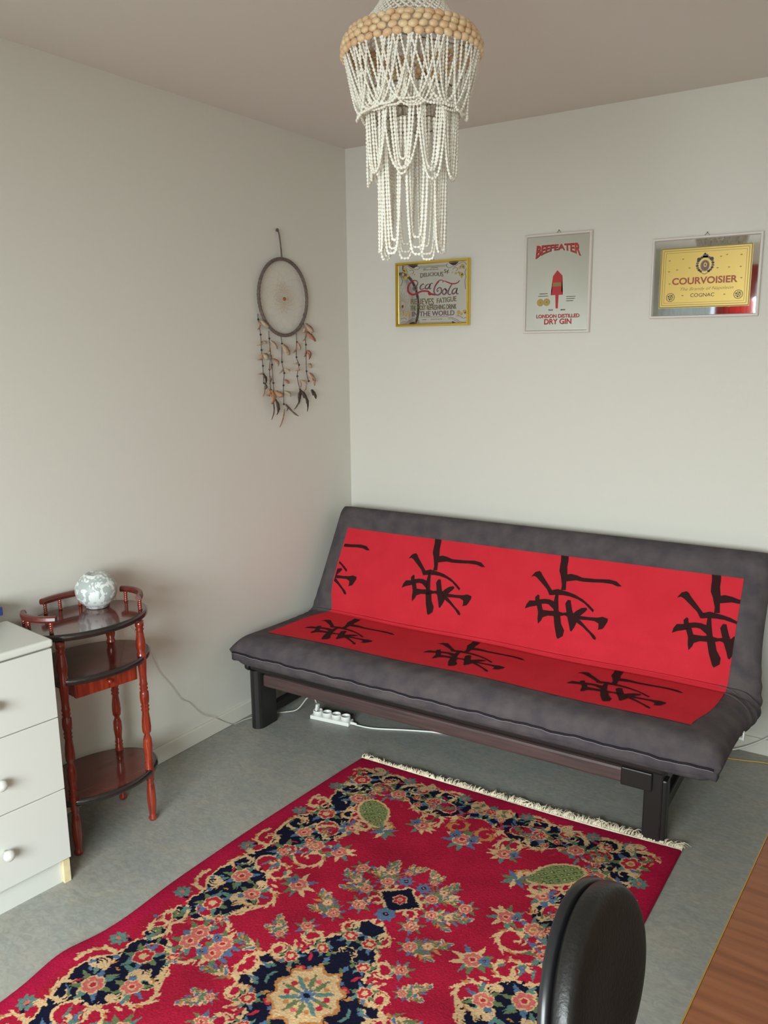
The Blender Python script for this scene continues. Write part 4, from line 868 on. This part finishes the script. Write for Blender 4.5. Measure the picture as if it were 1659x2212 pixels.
# rim rows of larger tan beads
for row, (r, z, n) in enumerate(((0.137, 2.2685, 42), (0.1465, 2.2555, 43), (0.1525, 2.2415, 44), (0.153, 2.2280, 44))):
    m = MB()
    for k in range(n):
        a = 2*PI*(k+0.5*(row % 2))/n+crr.uniform(-0.01, 0.01); sc_ = crr.uniform(0.88, 1.08)
        mt_ = Matrix.Rotation(a, 4, 'Z') @ Matrix.Rotation(crr.uniform(-0.3, 0.3), 4, 'X')
        m.ball(cyl(r, a, z+crr.uniform(-0.001, 0.001)), 0.0075*sc_, 0.0114*sc_, 0.0079*sc_, 10, 0, mt_)
    tag(m.build('bead_ring', MT['tan_shell'], ch), 'row of larger tan oval beads')
m = MB(); m.tube([cyl(0.151, 2*PI*k/48, 2.2265) for k in range(48)], 0.0022, 6, closed=True); m.tube([cyl(0.100, 2*PI*k/40, 2.150) for k in range(40)], 0.002, 6, closed=True); m.tube([cyl(0.076, 2*PI*k/40, 2.085) for k in range(40)], 0.002, 6, closed=True)
for k in range(4):
    a = 2*PI*k/4+0.3; m.tube([cyl(0.151, a, 2.2265), cyl(0.100, a, 2.150), cyl(0.076, a, 2.085)], 0.0012, 5)
    m.tube([cyl(0.151, a, 2.2265), cyl(0.012, a, 2.2665)], 0.0012, 5)
m.build('wire_hoop', MT['nail'], ch)
inner = MB()
def swag(a0, a1, r0, r1, z0, z1, R, pw=2.6, n=40, jit=0.0, mb=None):
    pts = []
    for i in range(n+1):
        t = i/n; w = 1-abs(2*t-1)**pw
        z = z0-(z0-z1)*w; r = r0+(r1-r0)*min(1, w*1.05); pts.append(cyl(r+jit, a0+(a1-a0)*t, z))
    if mb is not None: strand(pts, R, mb); return
    m = MB(); strand(pts, R, m); m.build('shell_strand', MT['shell'], ch)
N1 = 48
for k in range(N1):
    a = 2*PI*k/N1+crr.uniform(-0.03, 0.03); w = math.radians(crr.choice([38, 52, 66, 84]))
    swag(a, a+w, 0.151, 0.124-0.006*(k % 3), 2.226, 2.096+crr.uniform(-0.004, 0.012), 0.0033, crr.uniform(2.2, 3.6), 44, 0.0)
for k in range(24):
    a = 2*PI*k/24; w = math.radians(30)
    swag(a, a+w, 0.142, 0.114, 2.226, 2.104+crr.uniform(-0.004, 0.012), 0.0033, 4.0, 40, 0.0, inner)
for g in range(9):
    ac = 2*PI*g/9+crr.uniform(-0.08, 0.08)+0.1
    for j, w in enumerate((48, 38, 27, 16)):
        q = math.radians(w)/2+crr.uniform(-0.05, 0.05)
        swag(ac-q, ac+q, 0.103-0.002*j, 0.101-0.004*j, 2.150, 1.958+0.010*j+crr.uniform(-0.010, 0.016), 0.0036, crr.uniform(2.6, 4.2), 44, 0.0, inner if j > 1 else None)
for g in range(8):
    ac = 2*PI*g/8+crr.uniform(-0.08, 0.08)-0.05
    for j, w in enumerate((44, 36, 27)):
        q = math.radians(w)/2+crr.uniform(-0.06, 0.06)
        swag(ac-q, ac+q, 0.078-0.002*j, 0.076-0.006*j, 2.085, 1.806+0.008*j+crr.uniform(-0.010, 0.014), 0.0037, crr.uniform(4.5, 7.0), 60)

io = inner.build('inner_strands', MT['shell'], ch); io['kind'] = 'stuff'

# ------------------------------------------------------------------ dreamcatcher on the left wall
dcx = empty('dreamcatcher', (0.006, -0.497, 1.808), 0, 'large brown dreamcatcher with hanging feathers on the left wall', 'dreamcatcher')
HR = 0.160
m = MB(); nh = 160
m.tube([(0.010, HR*math.cos(2*PI*k/nh), HR*math.sin(2*PI*k/nh)) for k in range(nh)], [0.0074+0.0007*math.sin(k*2.4) for k in range(nh)], 8, closed=True); m.build('hoop', MT['suede'], dcx)
m = MB(); m.tube(catmull([(0.010, -0.003, HR), (0.009, -0.006, HR+0.05), (0.007, -0.012, HR+0.10), (0.006, -0.020, 0.276)], 6), 0.0032, 6)
m.ball((0.006, -0.022, 0.276), 0.006, 0.009, 0.008, 8); m.build('hanging_cord', MT['suede'], dcx)
m = MB(); NW = 14; rr_ = HR; prev = [(rr_*math.cos(2*PI*k/NW), rr_*math.sin(2*PI*k/NW)) for k in range(NW)]
for lv in range(9):
    r2 = rr_*0.80; off = (lv+1)*PI/NW
    nxt = [(r2*math.cos(2*PI*k/NW+off), r2*math.sin(2*PI*k/NW+off)) for k in range(NW)]
    for k in range(NW):
        a, b, c = prev[k], nxt[k], prev[(k+1) % NW]
        m.tube(catmull([(0.010, a[0], a[1]), (0.010, b[0], b[1]), (0.010, c[0], c[1])], 3), 0.00035 if lv < 4 else 0.0007, 4, cap=False)
    prev = nxt; rr_ = r2
tag(m.build('web', MT['web'], dcx), 'pale knotted thread web')
m = MB(); m.ball((0.012, 0.003, -0.006), 0.006, 0.0085, 0.0085, 10); tag(m.build('center_bead', MT['amber'], dcx), 'amber bead at the middle of web')
fcols = [(222, 186, 164), (206, 186, 162), (212, 180, 148), (92, 78, 68), (146, 132, 120), (212, 164, 126), (192, 142, 124), (204, 136, 116)]
fm = [mat('feather_'+n_, c, 0.9, noise=(50, tuple(int(v*0.82) for v in c))) for n_, c in zip(('tan', 'beige', 'cream', 'dark', 'grey', 'orange', 'rose', 'russet'), fcols)]
strs = []
for pts in STR:
    m = MB(); m.tube(catmull([(0.008, y, z) for y, z in pts], 4), 0.0019, 5); o = m.build('feather_string', MT['suede'], dcx); strs.append(o)
    for y, z in pts[1:]:
        m = MB(); m.ball((0.009, y, z), 0.0042, 0.0050, 0.0046, 8); m.build('bead', MT['bead'], o)
frr = random.Random(3)
for s, a, b, w, c in FEATH:
    A, B = Vector((0, a[0], a[1])), Vector((0, b[0], b[1])); d = B-A; L = d.length; t = d.normalized(); sd = Vector((0, -t.z, t.y))
    m = MB(); n = 12; vs = []; fs = []; cv = frr.uniform(-0.12, 0.12)*L; out = frr.uniform(0.004, 0.016)
    for i in range(n+1):
        u = i/n; hw = w*0.66*(math.sin(PI*min(1, u*0.93+0.07))**0.7)*(1-0.25*u)*frr.uniform(0.74, 1.2)
        if u > 0.98: hw = w*0.03
        c0 = A+d*u+sd*cv*math.sin(PI*u)+Vector((0.010+out*math.sin(PI*u*0.8), 0, 0))
        vs += [c0-sd*hw+Vector((0.003, 0, 0)), c0+Vector((0.0006, 0, 0)), c0+sd*hw+Vector((0.003, 0, 0)), c0-Vector((0.0006, 0, 0))]
    for i in range(n):
        k = i*4
        for j in range(4): fs.append((k+j, k+(j+1) % 4, k+4+(j+1) % 4, k+4+j))
    fs += [(3, 2, 1, 0), (n*4, n*4+1, n*4+2, n*4+3)]
    m.add(vs, fs, 0, True)
    m.tube([A+d*(i/8)+sd*cv*math.sin(PI*i/8)+Vector((0.0105+out*math.sin(PI*i/8*0.8), 0, 0)) for i in range(9)], 0.0007, 4)
    m.build('feather', fm[c], strs[s])

# ------------------------------------------------------------------ printed mirrors on the back wall
def text_mesh(body, x0, x1, z0, z1, mb, mi, warp=None, bold=0.0, shear=0.0, y=-0.0008):
    """flat lettering fitted to a box in the frame's own plane (x to the right, z up)"""
    cu = bpy.data.curves.new('lettering', 'FONT'); cu.body = body; cu.size = 1.0; cu.offset = bold; cu.shear = shear; cu.fill_mode = 'FRONT'; cu.resolution_u = 4
    ob = bpy.data.objects.new('lettering', cu); sc.collection.objects.link(ob); bpy.context.view_layer.update()
    me = bpy.data.meshes.new_from_object(ob.evaluated_get(bpy.context.evaluated_depsgraph_get()))
    bpy.data.objects.remove(ob); bpy.data.curves.remove(cu)
    vs = [v.co.copy() for v in me.vertices]; fs = [tuple(p.vertices) for p in me.polygons]
    ax0 = min(v.x for v in vs); ax1 = max(v.x for v in vs); ay0 = min(v.y for v in vs); ay1 = max(v.y for v in vs)
    o = []
    for v in vs:
        u, w = (v.x-ax0)/(ax1-ax0), (v.y-ay0)/(ay1-ay0)
        X, Z = x0+(x1-x0)*u, z0+(z1-z0)*w
        if warp: X, Z = warp(u, w, X, Z)
        o.append((X, y, Z))
    mb.add(o, fs, mi); bpy.data.meshes.remove(me)
def ribbon(mb, pts, w, mi, y=-0.0008, taper=True):
    P = catmull([(p[0], 0, p[1]) for p in pts], 6); n = len(P); vs = []
    for i, p in enumerate(P):
        t = (P[min(i+1, n-1)]-P[max(i-1, 0)]); t = t.normalized() if t.length > 1e-9 else Vector((1, 0, 0)); s = Vector((-t.z, 0, t.x))
        k = w*(0.35+0.65*math.sin(PI*i/(n-1))) if taper else w
        vs += [(p.x-s.x*k/2, y, p.z-s.z*k/2), (p.x+s.x*k/2, y, p.z+s.z*k/2)]
    mb.add(vs, [(i*2, i*2+1, i*2+3, i*2+2) for i in range(n-1)], mi)
def poly(mb, pts, mi, y=-0.0008):
    b = bmesh.new(); f = b.faces.new([b.verts.new((x, y, z)) for x, z in pts]); bmesh.ops.triangulate(b, faces=[f]); mb.bm(b, mi)
def dot(mb, x, z, r, mi, y=-0.0008, rz=None, n=20): mb.add([(x+r*math.cos(2*PI*k/n), y, z+(rz or r)*math.sin(2*PI*k/n)) for k in range(n)], [tuple(range(n))], mi)
def frame_thing(name, cx, cz, w, h, fw, dep, fmat, label, prof_bev, tilt=0.0):
    r = empty(name, (cx, -0.002, cz), 0, label, 'wall mirror', 'advertising mirrors on the back wall')
    r.rotation_euler = (0, tilt, 0)
    m = MB(); X, Z = w/2, h/2
    # mitred moulding: profile swept round the four sides
    prof = [(0, 0), (0, -dep*0.8), (fw*0.2, -dep), (fw*0.75, -dep), (fw, -dep*0.55), (fw, 0)]
    vs = []; fs = []
    for sx, sz in ((-1, -1), (1, -1), (1, 1), (-1, 1)):
        for d, y in prof: vs.append((sx*(X-d), y, sz*(Z-d)))
    k = len(prof)
    for c in range(4):
        for j in range(k): fs.append((c*k+j, c*k+(j+1) % k, ((c+1) % 4)*k+(j+1) % k, ((c+1) % 4)*k+j))
    m.add(vs, fs, 0); m.build('frame', fmat, r)
    m = MB(); m.box(-X+fw*0.6, X-fw*0.6, -dep*0.5, -0.001, -Z+fw*0.6, Z-fw*0.6); g = m.build('mirror_glass', MT['mirror'], r)
    m = MB(); m.tube([(-0.012, -0.003, Z-0.002), (0, -0.003, Z+0.010), (0.012, -0.003, Z-0.002)], 0.001, 5); m.ball((0, -0.004, Z+0.0105), 0.0025, 0.004, 0.0025, 8); m.build('hanger', MT['nail'], r)
    return r, g, -dep*0.5-0.0006
# 1: gold framed soda mirror
r1, g1, Y1 = frame_thing('framed_mirror', 0.474, 1.8275, 0.381, 0.286, 0.013, 0.020, MT['gold'], 'gold framed soda advertising mirror nearest the room corner', 0)
m = MB(); BR, GY, RD, BK, GD, WH = 0, 1, 2, 3, 4, 5
# translucent printed white behind the words is left as mirror glass; ornaments first
for p in COKEORN: poly(m, p, BK, Y1)
for p in COKELIN: ribbon(m, p, 0.0016, BR, Y1-0.0002, False)
for x, z, r in COKEGOLD: dot(m, x, z, r, GD, Y1-0.0003, None, 9)
def boxof(T4): 
    xs_ = [p[0] for p in T4]; zs_ = [p[1] for p in T4]; return min(xs_[0], xs_[3]), max(xs_[1], xs_[2]), (zs_[2]+zs_[3])/2, (zs_[0]+zs_[1])/2
def arch(T4, sag, flare=0.0):
    return lambda u, w, X, Z: (X, Z+sag*(1-(2*u-1)**2)*(1-w if flare else 1))
for key, body, bold, wp in (('delicious', 'DELICIOUS', 0.012, lambda u, w, X, Z: (X, Z+0.006*(4*u*(1-u))*(1-w))), ('fivec', '5\u00a2', 0.012, None), ('relieves', 'RELIEVES', 0.014, lambda u, w, X, Z: (X, Z-0.006*u*(1-w)-0.002*u)), ('fatigue', 'FATIGUE', 0.014, lambda u, w, X, Z: (X, Z+0.007*u)), ('most', 'THE MOST REFRESHING DRINK', 0.016, None), ('world', 'IN THE WORLD', 0.014, None)):
    a = boxof(COKET[key]); text_mesh(body, a[0], a[1], a[2], a[3], m, GY if key == 'world' else BR, wp, bold, 0, Y1-0.0004)
for p in COKE['red']: ribbon(m, p, 0.0085, RD, Y1-0.0005)
for p in COKE['grey']: ribbon(m, p, 0.0062, GY, Y1-0.0006)
for p in COKE['dred']: ribbon(m, p, 0.0055, RD, Y1-0.0007)
ribbon(m, [COKE['red'][0][10], COKE['red'][0][12], COKE['red'][0][13], COKE['red'][0][14]], 0.008, RD, Y1-0.00055)
for zz, x0, x1 in ((0.1085, -0.045, -0.030), (0.1105, -0.004, 0.032), (0.1035, -0.045, 0.036), (-0.1135, -0.05, -0.028), (-0.1135, -0.005, 0.055)):   # lines too small to read
    for k in range(5):
        a = x0+(x1-x0)*k/5; ribbon(m, [(a, zz), (a+(x1-x0)*0.16, zz+0.0004)], 0.0022, GY if k % 2 else BR, Y1-0.0004, False)
tag(m.build('print', [MT['p_brown'], MT['p_grey'], MT['p_dred'], MT['p_black'], MT['p_gold'], MT['p_white']], g1), 'old-style printed lettering with gold leaf corners')
# 2: tall gin mirror
r2, g2, Y2 = frame_thing('framed_mirror', 1.066, 1.8425, 0.288, 0.398, 0.012, 0.016, MT['silver'], 'tall pale framed gin mirror with red lettering, middle of the three', 0)
m = MB(); a = boxof(GIN['beef'])
def bwarp(u, w, X, Z):
    # tops level, feet arched
    lo = -0.002+0.030*(1-abs(2*u-1)**2)*1.0; return (X*(1+0.05*(1-w)), Z+lo*(1-w))
text_mesh('BEEFEATER', -0.0925, 0.0925, 0.1045, 0.155, m, 1, lambda u, w, X, Z: (bwarp(u, w, X, Z)[0]+0.0012, bwarp(u, w, X, Z)[1]-0.0016), 0.034, 0, Y2)
text_mesh('BEEFEATER', -0.0925, 0.0925, 0.1045, 0.155, m, 0, bwarp, 0.026, 0, Y2-0.0004)
GM = [MT['p_red'], MT['p_black'], MT['p_gold'], MT['p_olive'], MT['p_pale']]
m.build('lettering', GM, g2); m = MB()
for key, body in (('london', 'LONDON DISTILLED'), ('gin', 'DRY GIN')):
    a = boxof(GIN[key]); text_mesh(body, a[0]+0.0006, a[1]+0.0006, a[2]-0.0008, a[3]-0.0008, m, 1, None, 0.016, 0, Y2); text_mesh(body, a[0], a[1], a[2], a[3], m, 0, None, 0.018, 0, Y2-0.0004)
m.build('lettering', GM, g2); m = MB()
for key, body in (('trade', 'TRADE'), ('mark', 'MARK')):
    a = boxof(GIN[key]); text_mesh(body, a[0], a[1], a[2], a[3], m, 1, None, 0.01, 0, Y2-0.0004)
for x, z in GIN['coin']:
    mc = m; m = MB()
    dot(m, x, z, 0.0152, 2, Y2-0.0002*(1+(x > -0.06)), None, 28); dot(m, x, z, 0.0115, 3, Y2-0.0006, None, 24); dot(m, x, z, 0.0105, 2, Y2-0.0008, None, 24); dot(m, x+0.001, z, 0.004, 3, Y2-0.001, None, 12)
    m.build('printed_coin', [MT['p_red'], MT['p_black'], MT['p_gold'], MT['p_olive']], g2); m = mc
sl = GIN['scr']
for i in range(0, len(sl), 2):
    (xa, za), (xb, zb) = sl[i], sl[i+1]; n = 16
    ribbon(m, [(xa+(xb-xa)*k/n, za+(0.0014 if k % 2 else -0.0014)) for k in range(n+1)], 0.0011, 1, Y2-0.0004, False)
# plain red ornament in the middle of the label
mc = m; m = MB()
poly(m, [(0.0, 0.052), (0.022, 0.030), (0.024, 0.0), (0.020, -0.030), (0.026, -0.046), (-0.026, -0.046), (-0.020, -0.030), (-0.022, 0.0), (-0.018, 0.030)], 0, Y2-0.0003)
poly(m, [(-0.006, -0.046), (0.008, -0.046), (0.006, -0.100), (-0.003, -0.100)], 0, Y2-0.0003)
poly(m, [(-0.017, 0.004), (0.017, 0.004), (0.019, -0.012), (-0.018, -0.012)], 3, Y2-0.0005)
tag(m.build('printed_ornament', [MT['p_red'], MT['p_black'], MT['p_gold'], MT['p_olive']], g2), 'plain red printed ornament'); m = mc
m.build('small_print', GM, g2)
# 3: cognac mirror
r3, g3, Y3 = frame_thing('framed_mirror', 1.645, 1.8385, 0.392, 0.296, 0.011, 0.016, MT['silver'], 'pale framed cognac mirror with gold printed panel, farthest right', 0)
m = MB(); PN, OL, RU, BRN, DK = 0, 1, 2, 3, 4
poly(m, [(-0.163, -0.1105), (0.1635, -0.1105), (0.1635, 0.109), (-0.163, 0.109)], PN, Y3)
def rect_line(x, z, w, mi, y):
    for a, b in (((-x, -z), (x, -z)), ((x, -z), (x, z)), ((x, z), (-x, z)), ((-x, z), (-x, -z))):
        ribbon(m, [(a[0], a[1]), ((a[0]+b[0])/2, (a[1]+b[1])/2), b], w, mi, y, False)
rect_line(0.160, 0.1075, 0.0035, OL, Y3-0.0003); rect_line(0.1515, 0.0995, 0.0018, OL, Y3-0.0003); rect_line(0.1435, 0.0915, 0.0012, OL, Y3-0.0003)
text_mesh('COURVOISIER', -0.1165, 0.1175, -0.0252, 0.0005, m, RU, None, 0.030, 0, Y3-0.0004)
text_mesh('The Brandy of Napoleon', -0.084, 0.105, -0.0510, -0.0362, m, OL, None, -0.004, 0.35, Y3-0.0004)
text_mesh('COGNAC', -0.0465, 0.0395, -0.0718, -0.0588, m, DK, None, 0.004, 0, Y3-0.0004)
# crest: wreath, crown and oval shield
for k in range(18):
    a = math.radians(20+320*k/17)-PI/2-math.radians(160)+PI
    a = -PI/2+math.radians(-150+300*k/17)+PI
    x, z = 0.028*math.cos(a), 0.044+0.028*math.sin(a); dot(m, x, z, 0.0055, BRN if k % 2 else DK, Y3-0.0004, 0.0042, 10)
dot(m, 0, 0.075, 0.011, BRN, Y3-0.0004, 0.007, 14); dot(m, -0.002, 0.082, 0.004, DK, Y3-0.0006, None, 10)
dot(m, -0.022, 0.064, 0.008, DK, Y3-0.0005, 0.006, 12); dot(m, 0.022, 0.064, 0.008, DK, Y3-0.0005, 0.006, 12)
dot(m, 0, 0.040, 0.0165, OL, Y3-0.0005, 0.0205, 24); dot(m, 0, 0.040, 0.0135, BRN, Y3-0.0007, 0.0175, 24); dot(m, 0.001, 0.043, 0.006, PN, Y3-0.0009, 0.008, 16); dot(m, 0.001, 0.043, 0.0035, RU, Y3-0.0011, 0.005, 12)
ribbon(m, [(-0.022, 0.026), (-0.010, 0.014), (0, 0.010), (0.010, 0.014), (0.022, 0.026)], 0.003, OL, Y3-0.0004)
for x, z in (( -0.1198, -0.0706), (0.1232, -0.0683)):
    dot(m, x, z, 0.0165, OL, Y3-0.0004, None, 26); dot(m, x, z, 0.0135, PN, Y3-0.0006, None, 26)
    for k in range(7): dot(m, x+0.008*math.cos(k*0.9), z+0.008*math.sin(k*0.9), 0.0032, (OL, DK)[k % 2], Y3-0.0008, None, 8)
    dot(m, x, z, 0.004, OL, Y3-0.0009, None, 10)
rr3 = random.Random(9)
for x, z in ((-0.13, 0.065), (-0.08, 0.068), (-0.055, 0.035), (-0.10, 0.03), (-0.13, 0.025), (0.075, 0.075), (0.125, 0.072), (0.085, 0.03), (0.125, 0.03), (0.055, 0.07), (-0.075, -0.065), (0.075, -0.066), (-0.125, -0.02), (0.13, -0.01), (0.045, 0.03)):
    for s in (-1, 1): dot(m, x+s*0.0022, z, 0.0021, OL, Y3-0.0004, 0.0014, 8)
    dot(m, x, z-0.001, 0.0011, OL, Y3-0.0006, 0.003, 8)
tag(m.build('print', [MT['p_panel'], MT['p_olive'], MT['p_rust'], MT['p_grey'], MT['p_black']], g3), 'gold panel with crest, rust lettering and ruled border')

# ------------------------------------------------------------------ desk and office chair at lower right
desk = empty('desk', (2.2335, -1.78, 0), math.radians(-2.5), 'cherry veneer desk at the lower right edge of the photo', 'desk')
m = MB(); m.box(0.0015, 0.75, -1.25, 0.06, 0.705, 0.730, 0.001); m.build('desk_top', MT['cherry'], desk)
m = MB(); m.box(-0.0008, 0.0014, -1.25, 0.06, 0.7052, 0.7305); tag(m.build('edge_band', MT['edge_band'], desk), 'thin ochre edge band')
for y0 in (-1.20, -0.02): 
    m = MB(); m.box(0.10, 0.70, y0, y0+0.022, 0.0, 0.705, 0.001); m.build('side_panel', MT['cherry'], desk)

och = empty('office_chair', (2.10, -2.36, 0), 0, 'black office chair with oval padded backrest beside the wooden desk', 'chair')
def pad(cx, cy, cz, hx, hy, hz, pw, ex, mb, mi=0, tilt=0.0):
    """pillow with super-elliptic outline in (y, z) and thickness along x"""
    nu, nv = 26, 56; vs = []; fs = []
    for i in range(nu+1):
        a = -PI/2+PI*i/nu; ca, sa = math.cos(a), math.sin(a)
        ca_, sa_ = math.copysign(abs(ca)**ex, ca), math.copysign(abs(sa)**ex, sa)
        for k in range(nv):
            q = 2*PI*k/nv; cq, sq = math.cos(q), math.sin(q)
            y = hy*ca_*math.copysign(abs(cq)**pw, cq); z = hz*ca_*math.copysign(abs(sq)**pw, sq); x = hx*sa_
            x += tilt*z+0.35*(y*y)/max(hy, 1e-6)*0.25
            vs.append((cx+x, cy+y, cz+z))
    for i in range(nu):
        for k in range(nv): fs.append((i*nv+k, i*nv+(k+1) % nv, (i+1)*nv+(k+1) % nv, (i+1)*nv+k))
    mb.add(vs, fs, mi, True)
CHB = (-0.022, 0.05, 0.667)
m = MB(); pad(CHB[0], CHB[1], CHB[2], 0.024, 0.168, 0.158, 1.0, 0.55, m, 0, -0.10); m.build('backrest', MT['leather'], och)
m = MB(); pad(CHB[0]-0.026, CHB[1], CHB[2], 0.012, 0.166, 0.156, 1.0, 0.45, m, 0, -0.10); m.build('back_shell', MT['plastic_black'], och)
m = MB(); m.tube(catmull([(-0.064, 0.05, 0.66), (-0.085, 0.05, 0.55), (-0.06, 0.05, 0.44), (0.02, 0.05, 0.42), (0.14, 0.05, 0.42)], 6), 0.016, 10); m.build('back_bar', MT['plastic_black'], och)
m = MB(); nv = 48
for (z0, r0) in ((0, 0),): pass
vs = []; fs = []; prof = [(0.0, 0.425), (0.85, 0.43), (0.98, 0.445), (1.0, 0.465), (0.97, 0.485), (0.85, 0.497), (0.5, 0.50), (0.0, 0.498)]
for k_, z in prof:
    for q in range(nv):
        a = 2*PI*q/nv; c, s = math.cos(a), math.sin(a)
        vs.append((0.20+0.185*k_*math.copysign(abs(c)**0.8, c), 0.0+0.185*k_*math.copysign(abs(s)**0.8, s), z))
for i in range(len(prof)-1):
    for q in range(nv): fs.append((i*nv+q, i*nv+(q+1) % nv, (i+1)*nv+(q+1) % nv, (i+1)*nv+q))
m.add(vs, fs, 0, True); m.build('seat', MT['leather'], och)
m = MB(); m.lathe([(0, 0.09), (0.03, 0.09), (0.03, 0.25), (0.018, 0.26), (0.018, 0.425), (0, 0.425)], 18, (0.18, 0.0, 0)); m.build('gas_column', MT['plastic_black'], och)
for k in range(5):
    a = 2*PI*k/5+0.4; m = MB(); c, s = math.cos(a), math.sin(a)
    m.tube([(0.18+0.02*c, 0.02*s, 0.105), (0.18+0.14*c, 0.14*s, 0.09), (0.18+0.27*c, 0.27*s, 0.062)], [0.022, 0.018, 0.013], 8); l_ = m.build('base_arm', MT['plastic_black'], och)
    m = MB(); m.lathe([(0, -0.012), (0.023, -0.012), (0.025, -0.008), (0.025, 0.008), (0.023, 0.012), (0, 0.012)], 16, (0.18+0.27*c, 0.27*s, 0.0252), mtx=Matrix.Rotation(a, 4, 'Z') @ Matrix.Rotation(PI/2, 4, 'X')); m.tube([(0.18+0.27*c, 0.27*s, 0.03), (0.18+0.27*c, 0.27*s, 0.062)], 0.006, 8); m.build('caster', MT['plastic_black'], l_)
